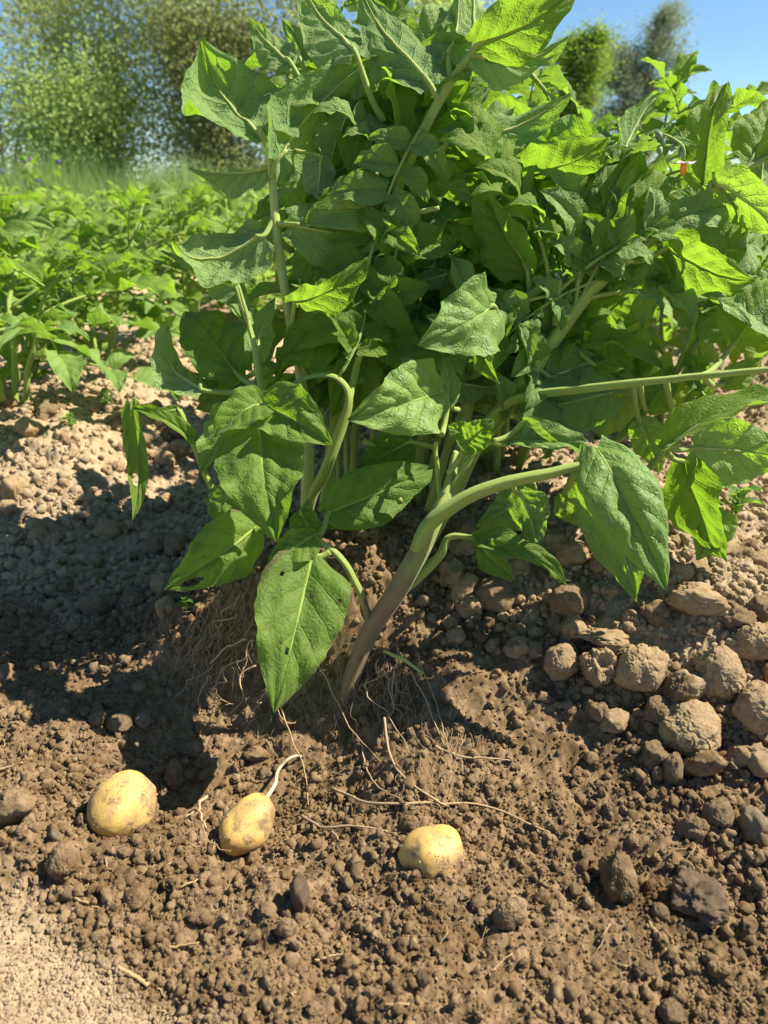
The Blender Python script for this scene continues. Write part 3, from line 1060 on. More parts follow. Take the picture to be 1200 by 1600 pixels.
def clod_label(px, py, w, kind, mat):
    best = min(MARKS, key=lambda m: (m[0] - px) ** 2 + (m[1] - py) ** 2)
    dx, dy = px - best[0], py - best[1]
    size = 'tiny' if w < 14 else 'smallish' if w < 18 else 'small' if w < 24 else 'medium-sized' if w < 32 else 'fair-sized'
    ang = math.degrees(math.atan2(dy, dx)) % 360
    where = ['right of', 'below and right of', 'below', 'below and left of', 'left of', 'above and left of', 'above', 'above and right of'][int((ang + 22.5) // 45) % 8]
    dist = math.hypot(dx, dy)
    near = 'just' if dist < 70 else '' if dist < 130 else 'well'
    return ' '.join(('%s %s %s clod %s %s %s' % (size, SHAPE[kind], TONE[mat], near, where, best[2])).split())


def scatter_clods(n, x0, x1, y0, y1, w0, w1, mats, label, group, cond=None, seed=0):
    q = random.Random(seed)
    k = 0
    tries = 0
    while k < n and tries < n * 30:
        tries += 1
        px, py = q.uniform(x0, x1), q.uniform(y0, y1)
        if cond and not cond(px, py):
            continue
        if any(abs(px - h[0]) < h[2] * 0.55 and abs(py - h[1]) < h[6] * 0.6 for h in HERO):
            continue
        w = w0 + (w1 - w0) * q.random() ** 2.2
        kind, mt = q.randrange(10), q.choice(mats)
        lab = clod_label(px, py, w, kind, mt)
        SEEN_LABELS[lab] = SEEN_LABELS.get(lab, 0) + 1
        if SEEN_LABELS[lab] > 1:
            continue
        put_clod(px, py, w, 'c%d' % kind, mt, lab, group, yaw=q.uniform(0, 6.28), sink=q.uniform(0.3, 0.6))
        k += 1


potato_free = lambda px, py: all((px - a) ** 2 + (py - b) ** 2 > 75 ** 2 for a, b in ((198, 1257), (385, 1293), (675, 1320)))
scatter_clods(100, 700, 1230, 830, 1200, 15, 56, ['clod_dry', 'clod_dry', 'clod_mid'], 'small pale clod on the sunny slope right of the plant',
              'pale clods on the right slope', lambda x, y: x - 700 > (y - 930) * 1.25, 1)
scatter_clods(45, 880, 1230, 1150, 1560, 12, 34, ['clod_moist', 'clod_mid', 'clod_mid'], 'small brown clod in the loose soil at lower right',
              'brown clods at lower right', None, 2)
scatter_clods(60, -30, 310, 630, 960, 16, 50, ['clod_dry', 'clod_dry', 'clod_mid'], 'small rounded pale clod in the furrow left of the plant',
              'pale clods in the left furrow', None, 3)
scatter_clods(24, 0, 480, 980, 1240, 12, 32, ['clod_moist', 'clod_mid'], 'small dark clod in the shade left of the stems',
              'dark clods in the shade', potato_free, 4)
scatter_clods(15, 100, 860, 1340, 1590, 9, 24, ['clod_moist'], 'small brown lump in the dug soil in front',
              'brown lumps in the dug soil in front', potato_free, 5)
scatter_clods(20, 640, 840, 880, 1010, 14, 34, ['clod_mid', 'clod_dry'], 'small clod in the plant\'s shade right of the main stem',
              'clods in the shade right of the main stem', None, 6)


# ------------------------------------------------------------------ potatoes
def potato(px, py, lpx, wpx, tilt, depth_push, label, seed, notch=False, buried=0.3):
    p, t = hit(px, py)
    V, F = _ICO[5]
    o5 = seed * 3.3
    a = lpx / 2 / FPX * t
    b_ = wpx / 2 / FPX * t
    R = 1 + 0.10 * perlin(V[:, 0] * 1.1 + o5, V[:, 1] * 1.1, V[:, 2] * 1.1) * 1.3 + 0.012 * perlin(V[:, 0] * 5 + o5, V[:, 1] * 5, V[:, 2] * 5)
    rs = np.random.RandomState(seed)
    for k in range(6):
        d = nrmz(rs.normal(size=3))
        R -= 0.05 * np.exp(-((1 - V @ d) / 0.012))
    if notch:
        d = nrmz(np.array([-0.75, -0.5, 0.45]))
        R -= 0.16 * np.exp(-(1 - V @ d) / 0.07)
        d = nrmz(np.array([0.55, -0.7, 0.25]))
        R -= 0.08 * np.exp(-(1 - V @ d) / 0.03)
    Q = V * R[:, None] * np.array([a, b_, b_])
    me = mesh('potato', Q, F, M['potato'])
    o = obj('potato', me)
    # long axis seen tilted by "tilt" in the picture plane, lying in the plane of the soil
    o.rotation_euler = (math.radians(8), -math.radians(10), tilt)
    z = float(base_h(p[0], p[1]) + pits(p[0], p[1]))
    o.location = (p[0], p[1] + depth_push, z + b_ * (1 - 2 * buried) + 0.006)
    tag(o, label, 'potato', 'three new potatoes lying in the dug soil')
    return o


po1 = potato(196, 1282, 110, 96, math.radians(74), 0.0, 'leftmost potato, the biggest, dark dirt patch on top', 1, buried=.26)
po2 = potato(386, 1300, 106, 73, math.radians(56), 0.0, 'middle potato, smallest and oval, with a white stolon attached', 2, buried=.06)
po3 = potato(674, 1350, 102, 94, math.radians(15), 0.0, 'rightmost potato, half buried below a long thin root', 4, notch=True, buried=.43)


def clinging(o, seed, n=90):
    q = np.random.RandomState(seed)
    co = np.empty(len(o.data.vertices) * 3, np.float32)
    o.data.vertices.foreach_get('co', co)
    co = co.reshape(-1, 3)
    acc = Acc()
    w = fbm(co[:, 0] * 60 + seed, co[:, 1] * 60, co[:, 2] * 60, 3)
    sel = np.where((w > .38) | (co[:, 2] < -.010) & (co[:, 2] > -.02) & (w > -.1))[0]
    for i in q.choice(sel, n):
        V, F = _ICO[2]
        r = min(.00045 * (1 + q.pareto(2.5)), .0019)
        V2 = V * (1 + .35 * perlin(V[:, 0] * 2 + i, V[:, 1] * 2, V[:, 2] * 2))[:, None] * r * q.uniform(.7, 1.2, 3) + co[i] * 1.005
        acc.add(V2, [tuple(f) for f in F])
    c = obj('clinging_soil', acc.mesh('clinging_soil', M['clod_mid'], False), o)
    c['kind'] = 'stuff'


def surf_path(pts, lift=0.004, n=24, wob=0.0, seed=0):
    """a path lying on the soil under these spots; optional 3rd value lifts it"""
    hp = np.array([hit(q[0], q[1])[0] for q in pts])
    zz = np.maximum(ground_h(hp[:, 0], hp[:, 1]), hp[:, 2])
    out = [(hp[i, 0], hp[i, 1], zz[i] + lift + (q[2] if len(q) > 2 else 0)) for i, q in enumerate(pts)]
    s = spline(out, n)
    if wob:
        tt = np.linspace(0, 9, n)
        s[:, 0] += wob * perlin(tt, seed * 3.1, 0.5)
        s[:, 1] += wob * perlin(tt, seed * 3.1, 4.5)
        s[:, 2] += wob * 0.5 * np.abs(perlin(tt, seed * 3.1, 8.5))
    return s


def child_mesh(name, V, F, U, mat, parent):
    """mesh from world coordinates under a placed parent"""
    inv = parent_matrix(parent).inverted()
    V = np.asarray(V)
    A = np.array(inv)
    V2 = V @ A[:3, :3].T + A[:3, 3]
    return obj(name, mesh(name, V2, F, mat, U), parent)


def parent_matrix(o):
    loc, rot, sc = Matrix.Translation(o.location), o.rotation_euler.to_matrix().to_4x4(), Matrix.Diagonal((*o.scale, 1))
    return loc @ rot @ sc


for po_, sd_, n_ in ((po1, 3, 260), (po2, 4, 90), (po3, 5, 160)):
    clinging(po_, sd_, n_)
a2 = np.array(parent_matrix(po2))
end = a2[:3, :3] @ np.array([0.030, 0.0, 0.006]) + a2[:3, 3]
tip2, t2 = hit(472, 1188)
mid2, _ = hit(440, 1222)
path = spline([end, end * .6 + mid2 * .4 + [.004, 0, .012], mid2 + [-.003, 0, .018], (mid2 + tip2) / 2 + [-.001, 0, .020], tip2 + [0.0, 0, .006], tip2 + [0.008, .006, -.012]], 24)
V, F, U = tube_arr(path, np.linspace(.0025, .0013, 24), 8)
child_mesh('stolon', V, F, U, M['root_white'], po2)

exec_plants = True

# ------------------------------------------------------------------ compound leaf templates (shared meshes)
def rot_to(yv, nv, base):
    return frame(np.asarray(base, float), np.asarray(yv, float), np.asarray(nv, float))[0]


LEAFLET = {}


def leaflet_meshes(mat, n=8, nu=9, nv=13, tag_=''):
    key = (mat, n, nu, nv)
    if key not in LEAFLET:
        out = []
        for k in range(n):
            r = random.Random(100 + k)
            V, F, UV = leaf_arr(1.0, r.uniform(.58, .74), nu, nv, seed=200 + k, bend=r.uniform(.1, .75), tipcurl=r.uniform(0, .8),
                                fold=r.uniform(-.05, .5), cup=r.uniform(-.05, .12), twist=r.uniform(-.6, .6), ripple=r.uniform(.06, .13),
                                pucker=.022, blunt=r.choice((0, .6, .75)), sweep=r.uniform(-.2, .2))
            out.append(mesh('leaflet', V, F, M[mat], UV))
        LEAFLET[key] = out
    return LEAFLET[key]


def template(seed, mat, nu=9, nv=13, pairs=3, size=1.0, droop=0.5):
    """rachis path + list of (matrix, mesh) in local space, length about 0.22"""
    r = random.Random(seed)
    n = 12
    tt = np.linspace(0, 1, n)
    Lr = 0.19 * size
    ang = 0.35 - droop * 1.4 * tt
    y = np.concatenate([[0], np.cumsum(np.cos(ang[:-1]))]) * Lr / (n - 1)
    z = np.concatenate([[0], np.cumsum(np.sin(ang[:-1]))]) * Lr / (n - 1)
    x = 0.01 * np.sin(tt * 3 + r.random() * 6) - 0.01 * math.sin(r.random())
    path = np.stack([x - x[0], y, z], 1)
    V, F, U = tube_arr(path, np.linspace(.0030, .0016, n) * size, 6)
    rm = mesh('leaf_stalk', V, F, M['stem'], U)
    ms = leaflet_meshes(mat, 8, nu, nv)
    items = []
    fr = {3: (.42, .62, .82), 2: (.5, .78), 4: (.32, .5, .68, .86)}[pairs]
    for j, f in enumerate(fr):
        i = min(n - 2, int(f * (n - 1)))
        p, tg = path[i], nrmz(path[i + 1] - path[i])
        for sd_ in (-1, 1):
            dirv = nrmz(tg * r.uniform(.35, .7) + np.array([sd_ * 1.0, 0, r.uniform(-.45, .25)]))
            L = size * (0.052 + 0.012 * j) * r.uniform(.85, 1.15)
            m = rot_to(dirv, np.array([r.uniform(-.3, .3), r.uniform(-.2, .2), 1.0]), p + dirv * 0.006)
            items.append((m @ Matrix.Scale(L, 4), r.choice(ms)))
        if r.random() < .6:
            sd_ = r.choice((-1, 1))
            dirv = nrmz(tg * .2 + np.array([sd_, 0, .2]))
            p2 = path[max(0, i - 1)]
            items.append((rot_to(dirv, np.array([0, .2, 1.0]), p2) @ Matrix.Scale(0.018 * size, 4), r.choice(ms)))
    tg = nrmz(path[-1] - path[-2])
    items.append((rot_to(tg + np.array([0, 0, -.15]), np.array([0, .3, 1.0]), path[-1]) @ Matrix.Scale(0.092 * size * r.uniform(.85, 1.1), 4), r.choice(ms)))
    return rm, items


def template_joined(tp, mat, name='leaf'):
    """the same leaf as one mesh, for plants too far off to show its leaflets"""
    rm, items = tp
    Vs, Fs, Us, n = [], [], [], 0
    co = np.empty(len(rm.vertices) * 3, np.float32)
    rm.vertices.foreach_get('co', co)
    for m, me in [(Matrix.Identity(4), rm)] + list(items):
        co = np.empty(len(me.vertices) * 3, np.float32)
        me.vertices.foreach_get('co', co)
        co = co.reshape(-1, 3)
        A = np.array(m)
        Vs.append(co @ A[:3, :3].T + A[:3, 3])
        uvl = np.zeros((len(co), 2), np.float32)
        lv = np.empty(len(me.loops), np.int32)
        me.loops.foreach_get('vertex_index', lv)
        uu = np.empty(len(me.loops) * 2, np.float32)
        me.uv_layers[0].data.foreach_get('uv', uu)
        uvl[lv] = uu.reshape(-1, 2)
        Us.append(uvl)
        Fs += [tuple(int(v) + n for v in p.vertices) for p in me.polygons]
        n += len(co)
    return np.vstack(Vs), Fs, np.vstack(Us)


TP = {}
for mt in ('leaf', 'leaf_dark', 'leaf_pale'):
    TP[mt] = [template(300 + k, mt, 11, 15, pairs=(3, 3, 2, 4)[k % 4], droop=(.3, .6, .5, .8)[k % 4]) for k in range(4)]
TPF = [template(340 + k, 'leaf_far', 5, 7, pairs=(2, 3)[k % 2], droop=.5) for k in range(4)]
TPFJ = [template_joined(t, 'leaf_far') for t in TPF]
TPFM = [mesh('leaf', v, f, M['leaf_far'], u) for v, f, u in TPFJ]
# a crown tuft of young leaves


def stem_paths(base, H, nst, spread, lean, r):
    out = []
    a0 = r.uniform(0, 6.28)
    for k in range(nst):
        a = a0 + k * 6.28 / nst + r.uniform(-.4, .4)
        sp = spread * r.uniform(.4, 1.1)
        h = H * r.uniform(.75, 1.08)
        pts = []
        for s in np.linspace(0, 1, 7):
            off = sp * s ** 1.4
            pts.append((base[0] + math.cos(a) * (0.02 + off) + lean[0] * s ** 1.5 + r.uniform(-.008, .008),
                        base[1] + math.sin(a) * (0.02 + off) + lean[1] * s ** 1.5 + r.uniform(-.008, .008),
                        base[2] - 0.015 + h * (s if s < .8 else .8 + (s - .8) * .8)))
        out.append((spline(pts, 16), a))
    return out


def leaf_sites(path, a, r, nl, s0=.2, size=1.0):
    res = []
    for j in range(nl):
        s = s0 + (1 - s0) * (j + r.uniform(.1, .9)) / nl
        i = min(len(path) - 2, int(s * (len(path) - 1)))
        p = path[i] + (path[i + 1] - path[i]) * (s * (len(path) - 1) - i)
        az = a + j * 2.4 + r.uniform(-.5, .5)
        el = -.25 + 1.15 * s ** 2 + r.uniform(-.25, .25)
        d = np.array([math.cos(az) * math.cos(el), math.sin(az) * math.cos(el), math.sin(el)])
        nv = np.array([-math.cos(az) * math.sin(el), -math.sin(az) * math.sin(el), math.cos(el)]) + np.array([r.uniform(-.3, .3), r.uniform(-.3, .3), 0])
        sc = size * (0.75 + .45 * math.sin(3.1 * min(1, s + .05))) * r.uniform(.85, 1.15) * (0.6 if s > .93 else 1)
        res.append((p, d, nv, sc))
    return res


INNER = []
JOINED = {}


def grow(root, base, H, nst, spread, lean, nl, mats, r, size=1.0, detail='near', s0=.2, avoid=None, stem_r=.006, stem_mat='stem'):
    loc = np.array(root.location)
    for path, a in stem_paths(base, H, nst, spread, lean, r):
        if avoid and min(proj(path[-1])[0], proj(path[9])[0]) < 455:
            continue
        pv = path[:9] if avoid else path
        V, F, U = tube_arr(pv - loc, np.linspace(stem_r, stem_r * .45, len(pv)), 8 if detail == 'near' else 5, 0.12)
        obj('stem', mesh('stem', V, F, M[stem_mat], U), root)
        for (p, d, nv, sc) in leaf_sites(path, a, r, nl, s0, size):
            if avoid and avoid(p, d, sc):
                continue
            m = rot_to(d, nv, p - loc) @ Matrix.Scale(sc, 4)
            if detail == 'near':
                mk = r.choice(mats)
                tp = r.choice(TP[mk])
                if avoid:
                    INNER.append((mk, tp, m))
                    continue
                rm, items = tp
                lo = obj('leaf_stalk', rm, root, m)
                for (mm, me) in items:
                    obj('leaflet', me, lo, mm)
            else:
                obj('leaf', r.choice(TPFM), root, m)


def plant(x, y, H, label, seed, nst=5, spread=.15, lean=(0, 0), nl=7, mats=('leaf', 'leaf', 'leaf_pale'), size=1.0, detail='near', group='potato plants growing in the rows', s0=.2, stem_r=.006):
    r = random.Random(seed)
    z = float(base_h(x, y))
    root = empty('potato_plant', (x, y, z))
    tag(root, label, 'potato plant', group)
    grow(root, (x, y, z), H, nst, spread, lean, nl, mats, r, size, detail, s0, stem_r=stem_r)
    return root


# ------------------------------------------------------------------ THE DUG PLANT
bp, bt = hit(545, 1095)
MAIN = empty('potato_plant', tuple(bp))
tag(MAIN, 'large leafy potato plant in front, partly uprooted, thick stem and roots showing', 'potato plant', 'potato plants growing in the rows')
ML = np.array(bp)


STEM_PTS = []


def stem(pts, mat='stem', sides=18, n=None, rib=0.11, parent=MAIN, name='stem', flare=0):
    """pts: (px, py, depth, radius in px)"""
    rows = [np.append(P(a, b, d), (0.68 if mat == 'stem_base' else 0.66) * r / FPX * d) for a, b, d, r in pts]
    n = n or len(pts) * 7
    s = spline(rows, n)
    tt = np.linspace(0, 7, n)
    s[:, 0] += 0.0012 * perlin(tt, pts[0][0] * .1, 1.2)
    s[:, 2] += 0.0012 * perlin(tt, pts[0][0] * .1, 6.2)
    rr = np.abs(s[:, 3]) * (1 + 0.05 * perlin(tt * 1.7, 3.3, pts[0][1] * .1))
    if name == 'stem':
        STEM_PTS.append(s[:, :3])
    V, F, U = tube_arr(s[:, :3] - ML, rr, sides, rib)
    o = obj(name, mesh(name, V, F, M[mat], U), parent)
    if flare:
        o['label'] = flare
    return o


st1 = stem([(522, 1145, .935, 13), (534, 1110, .925, 17), (552, 1050, .91, 20), (576, 990, .90, 22), (618, 925, .885, 23), (652, 865, .88, 22), (682, 805, .88, 18),
            (702, 755, .89, 13), (712, 705, .90, 7)], 'stem_base', 18, 90, flare='thick main stem, brown at its foot')
stem([(650, 860, .875, 17), (672, 818, .865, 18), (720, 782, .855, 17), (785, 755, .845, 15), (855, 740, .835, 13), (926, 722, .83, 8)], flare='stem bent out to the right')
stem([(628, 930, .90, 6), (660, 895, .90, 11), (688, 865, .90, 11), (704, 838, .90, 8), (752, 842, .89, 4)])
stem([(690, 800, .89, 7), (684, 745, .89, 6), (680, 690, .885, 4)])
stem([(700, 770, .885, 7), (735, 715, .88, 5), (770, 690, .87, 3.5)])
stem([(640, 900, 1.02, 13), (700, 790, 1.0, 17), (742, 695, .985, 20), (790, 632, .97, 20), (832, 578, .96, 19), (880, 508, .95, 17), (922, 455, .945, 16), (972, 410, .94, 12),
      (1050, 350, .935, 10), (1105, 302, .93, 8.5), (1190, 250, .925, 7), (1240, 225, .92, 6)], flare='thick pale stem leaning to the upper right')
stem([(770, 650, .965, 10), (808, 622, .95, 11), (900, 608, .91, 10), (1000, 597, .885, 9), (1100, 586, .87, 8), (1240, 575, .86, 7)])
cutst = stem([(868, 510, .945, 8), (871, 475, .94, 8.5), (873, 438, .935, 8)])
cut2 = stem([(755, 505, .985, 8), (815, 470, .96, 10), (864, 436, .945, 10)])
stem([(868, 434, .9445, 9), (872, 431, .944, 10)], 'cut', 10, 3, name='cut_end')
stem([(470, 850, .98, 11), (488, 775, .96, 12), (508, 735, .945, 13), (532, 668, .925, 12), (544, 632, .915, 10), (540, 604, .91, 7.5), (518, 588, .905, 6), (480, 590, .90, 5), (450, 604, .895, 4)])
stem([(540, 640, .92, 8), (558, 570, .94, 8), (578, 500, .97, 6), (600, 430, 1.0, 5), (640, 380, 1.04, 4)])
stem([(478, 840, 1.0, 15), (480, 700, 1.0, 15), (468, 580, .99, 12), (455, 515, .975, 11), (442, 440, .955, 11), (430, 340, .94, 10.5), (422, 255, .925, 9), (404, 198, .915, 6)], 'stem_pale')
stem([(505, 800, 1.04, 13), (530, 620, 1.03, 14), (560, 480, 1.0, 15), (582, 400, .975, 15), (605, 335, .955, 14), (640, 250, .94, 12), (690, 150, .925, 11), (738, 80, .91, 8), (770, 30, .90, 5)],
     flare='tall green central stem')
stem([(606, 352, .955, 8), (645, 334, .945, 7), (686, 325, .94, 5)], 'stem_pale')
stem([(640, 480, 1.1, 10), (612, 330, 1.07, 9), (598, 270, 1.05, 9), (586, 195, 1.03, 7)], 'stem_pale')
stem([(578, 975, .897, 9), (562, 925, .885, 9), (532, 872, .875, 8), (488, 838, .87, 5)], 'stem_low')
stem([(412, 640, .93, 7), (402, 575, .92, 8), (388, 500, .915, 5), (372, 445, .91, 3)])
stem([(380, 870, .98, 6), (330, 760, .95, 7), (296, 680, .93, 7), (280, 640, .92, 6)])
stem([(760, 560, 1.02, 9), (700, 700, 1.05, 10), (670, 800, 1.08, 11)])
stem([(740, 540, 1.02, 8), (735, 620, 1.02, 10), (715, 720, 1.03, 12)])
stem([(895, 500, .945, 6), (907, 430, .94, 5.5), (932, 372, .93, 4.5)])
stem([(1240, 340, 1.0, 6), (1130, 480, .98, 7), (1010, 640, .99, 9), (890, 760, 1.02, 10)])

SEEDC = [1000]


def hl(base, tip, w, d, dd=0.0, side='T', roll=0.0, att=None, mat='leaf', pr=4.0, lit=None, **kw):
    """one measured leaflet: foot, tip (seen positions), width, distance of foot, extra distance of tip"""
    SEEDC[0] += 1
    p0, p1 = P(*base, d), P(*tip, d + dd)
    ax = p1 - p0
    L = np.linalg.norm(ax)
    mid = (p0 + p1) / 2
    nv = nrmz(CAMP - mid)
    y = nrmz(ax)
    nv = nrmz(nv - y * (nv @ y))
    if lit is not None:
        cand = [(float(Vector(Matrix.Rotation(math.radians(a), 3, Vector(y)) @ Vector(nv)).dot(SUN)), a) for a in (roll, -roll)]
        roll = (max(cand) if lit else min(cand))[1]
    q = Matrix.Rotation(math.radians(roll), 3, Vector(y))
    nv = np.array(q @ Vector(nv))
    if side == 'U':
        nv = -nv
    W = w / FPX * (d + dd / 2)
    args = dict(blunt=.55, bend=.25, tipcurl=.3, fold=.12, ripple=.085, pucker=.026, kv=6.0)
    args.update(kw)
    V, F, UV = leaf_arr(L, W, 27, 45, seed=SEEDC[0], **args)
    m, R = frame(p0 - ML, ax, nv)
    o = obj('leaf', mesh('leaf', V, F, M[mat], UV), MAIN, m)
    # petiole
    if att is None:
        allp = np.vstack(STEM_PTS)
        dv = np.linalg.norm(allp - p0, axis=1)
        behind = (allp - p0) @ nrmz(ax)
        pa = allp[int(np.argmin(dv + np.maximum(behind, 0) * .8))]
        ln = np.linalg.norm(pa - p0)
        if ln > .035:
            pa = p0 + (pa - p0) * .035 / ln
            pa[1] += .01
    else:
        pa = P(*att) if len(att) == 3 else P(*att, d)
    m2 = p0 * .45 + pa * .55 + np.array([0, 0, -0.1 * np.linalg.norm(pa - p0) if att else 0])
    r0 = pr / FPX * d
    s = spline([pa, m2, p0, p0 + nrmz(ax) * L * .10], 14)
    V2, F2, U2 = tube_arr((s - p0) @ R, np.linspace(r0 * 1.25, r0 * .75, 14), 8)
    obj('petiole', mesh('petiole', V2, F2, M['stem'], U2), o)
    # raised midrib along the underside
    nn = 16
    yl = np.linspace(0.01, .90, nn)
    idx = (np.searchsorted(np.linspace(0, 1, 45) ** 0.92, yl)).clip(0, 44) * 27 + 13
    mid_pts = V[idx]
    V3, F3, U3 = tube_arr(mid_pts + np.array([0, 0, -r0 * .25]), np.linspace(r0 * .7, r0 * .12, nn), 6)
    obj('midrib', mesh('midrib', V3, F3, M['stem_pale' if side == 'U' else 'stem'], U3), o)
    return o


# upper left, seen from below
hl((414, 218), (316, 58), 196, .915, .05, 'U', 28, lit=True, att=(422, 250, .925), pr=5, bend=.2, tipcurl=1.1, fold=-.32, cup=.02, blunt=.9)
hl((432, 252), (592, 88), 118, .915, .03, 'U', 28, (420, 285, .93), lit=False, pr=4, bend=.35, blunt=.8)
hl((420, 262), (296, 262), 70, .925, -.02, 'U', 60, (424, 285, .93), bend=.2, fold=.5)
hl((412, 368), (270, 372), 118, .93, -.06, 'U', 48, (430, 330, .94), lit=True, bend=.7, tipcurl=.9, blunt=.8)
hl((410, 385), (252, 392), 64, .95, .0, 'U', 62, (438, 400, .95), mat='leaf_dark', bend=.3)
hl((452, 350), (616, 352), 104, .93, -.03, 'U', -25, (430, 345, .94), lit=True, bend=.5, tipcurl=.4, blunt=.75)
hl((440, 300), (520, 290), 60, .95, .03, 'U', 20, (428, 310, .94))
hl((462, 468), (575, 402), 82, .92, -.04, 'T', -35, (450, 520, .96), lit=False, bend=.5, fold=.45, mat='leaf')
hl((454, 98), (390, 28), 62, .95, .02, 'U', 25, (500, 160, .97), lit=True, bend=.3)
hl((470, 95), (440, 30), 44, .96, .04, 'U', -30, (500, 160, .97))
hl((556, 84), (468, -30), 100, .93, .05, 'U', 35, (600, 190, .96), lit=True, pr=5, bend=.2)
hl((672, 132), (562, -22), 118, .915, .04, 'U', 34, (690, 160, .925), lit=True, pr=5, bend=.2, blunt=.8)
hl((700, 90), (720, -30), 80, .93, .06, 'U', -20, (705, 130, .925))
hl((744, 72), (905, -22), 96, .905, -.03, 'T', 25, (735, 85, .91), lit=False, pr=5, bend=.35, blunt=.8, mat='leaf')
hl((738, 88), (888, 58), 82, .91, -.02, 'U', -50, (735, 85, .91), bend=.45, fold=.4, blunt=.8)
hl((706, 212), (892, 146), 92, .93, .0, 'U', -38, (672, 250, .94), lit=True, pr=5, bend=.5, tipcurl=.4, blunt=.75)
hl((822, 275), (952, 214), 98, .96, -.05, 'T', 30, (760, 300, 1.0), lit=False, bend=.4, mat='leaf')
hl((742, 60), (752, -40), 50, .92, .03, 'U', 40, (735, 85, .91))
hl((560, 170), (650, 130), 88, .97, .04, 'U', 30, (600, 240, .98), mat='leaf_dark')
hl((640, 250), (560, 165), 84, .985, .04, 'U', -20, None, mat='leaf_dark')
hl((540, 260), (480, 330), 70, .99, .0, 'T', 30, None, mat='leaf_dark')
hl((972, 248), (1032, 145), 62, .97, .03, 'U', 55, (955, 300, .96), bend=.2)
hl((1102, 288), (1138, 130), 84, .94, .03, 'T', 30, (1085, 318, .935), lit=False, bend=.3, fold=.4)
hl((1176, 248), (1212, 160), 84, .93, .03, 'T', -10, (1160, 270, .927))
hl((932, 372), (996, 240), 90, .935, .03, 'T', -30, (907, 430, .94), lit=False, fold=.5, bend=.2)
hl((824, 422), (756, 285), 96, .95, -.02, 'T', 32, (830, 470, .965), lit=False, fold=.35, bend=.3, mat='leaf')
hl((826, 424), (852, 305), 84, .96, .0, 'T', -35, (830, 470, .965), mat='leaf_dark', fold=.2)
hl((1046, 386), (1180, 438), 92, .925, -.05, 'T', -28, (985, 408, .935), lit=False, bend=.45, pr=4.5, mat='leaf')
hl((1112, 284), (1218, 372), 88, .925, -.03, 'U', 30, (1105, 300, .93), bend=.4)
hl((1148, 535), (1215, 438), 110, .91, .02, 'T', 8, (1090, 590, .87), bend=.2, mat='leaf')
hl((1012, 404), (1002, 512), 66, .955, .02, 'U', 15, (1020, 395, .94), bend=.3)
hl((960, 420), (905, 500), 60, .98, .02, 'T', 15, None, mat='leaf')
hl((1040, 400), (1090, 470), 70, .96, -.02, 'T', 15, (1030, 380, .93), mat='leaf')
hl((770, 350), (690, 345), 70, .98, -.04, 'T', -30, None, fold=.4)
# middle
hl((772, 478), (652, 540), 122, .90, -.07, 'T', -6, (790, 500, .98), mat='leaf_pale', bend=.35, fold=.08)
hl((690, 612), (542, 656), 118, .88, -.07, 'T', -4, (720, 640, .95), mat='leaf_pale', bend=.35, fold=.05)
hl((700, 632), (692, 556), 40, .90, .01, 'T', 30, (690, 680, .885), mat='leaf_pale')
hl((745, 510), (780, 600), 50, .93, -.03, 'T', 40, (740, 480, .95))
hl((487, 872), (428, 1114), 148, .865, -.075, 'T', -6, (515, 862, .872), mat='leaf_sick', pr=5, bend=.25, fold=.02, tipcurl=.15, holes=[(.62, .17, .05, .012), (-.75, .27, .05, .012), (.1, .64, .08, .016)])
hl((404, 668), (432, 846), 142, .875, -.05, 'T', 10, (408, 640, .89), mat='leaf_dark', bend=.3, fold=.06, pr=4.5)
hl((412, 632), (519, 696), 96, .88, -.03, 'T', -12, (450, 604, .895), mat='leaf_dark', bend=.4, fold=.2)
hl((412, 632), (334, 684), 74, .885, -.03, 'T', 30, (450, 604, .895), mat='leaf', bend=.5, fold=.3)
hl((400, 690), (348, 790), 60, .90, -.02, 'T', 50, None, mat='leaf_pale')
hl((370, 640), (315, 740), 66, .91, -.01, 'T', 30, None, mat='leaf_pale')
hl((398, 822), (256, 922), 104, .915, -.07, 'T', -14, (470, 850, .94), mat='leaf_sick', bend=.4, fold=.08, holes=[(-.45, .78, .24, .085)])
hl((492, 836), (416, 886), 58, .872, -.02, 'T', 10, None, mat='leaf_sick', bend=.3)
hl((470, 800), (500, 850), 50, .90, 0, 'T', 20, None, mat='leaf')
hl((514, 800), (678, 730), 92, .90, .06, 'T', 6, (500, 835, .88), mat='leaf_dark', bend=.3)
hl((590, 790), (505, 825), 46, .93, .0, 'T', 0, None, mat='leaf_dark')
hl((330, 775), (410, 815), 60, .93, .0, 'T', 10, None, mat='leaf_dark')
hl((318, 610), (262, 508), 82, .93, .0, 'U', 40, (400, 600, .925), mat='leaf_pale', bend=.7, tipcurl=1.2, blunt=.8)
hl((368, 582), (290, 490), 110, .945, .05, 'T', 20, (400, 600, .925), mat='leaf_dark', bend=.3, blunt=.75)
hl((385, 590), (310, 640), 84, .955, .03, 'T', 30, None, mat='leaf_dark')
hl((370, 450), (320, 425), 60, .925, .02, 'U', 50, (388, 500, .915), mat='leaf_dark')
hl((400, 560), (430, 465), 56, .93, .02, 'U', 30, None, mat='leaf')
hl((385, 500), (372, 420), 46, .92, .03, 'U', 30, None, mat='leaf')
hl((470, 560), (610, 520), 84, .97, .0, 'U', 20, (480, 590, .99))
hl((520, 530), (430, 560), 70, .95, .0, 'T', 10, None, mat='leaf')
hl((550, 500), (550, 430), 64, .97, .03, 'U', 15, None, mat='leaf_pale')
hl((620, 500), (540, 600), 74, .97, -.02, 'U', 30, None, mat='leaf_dark')
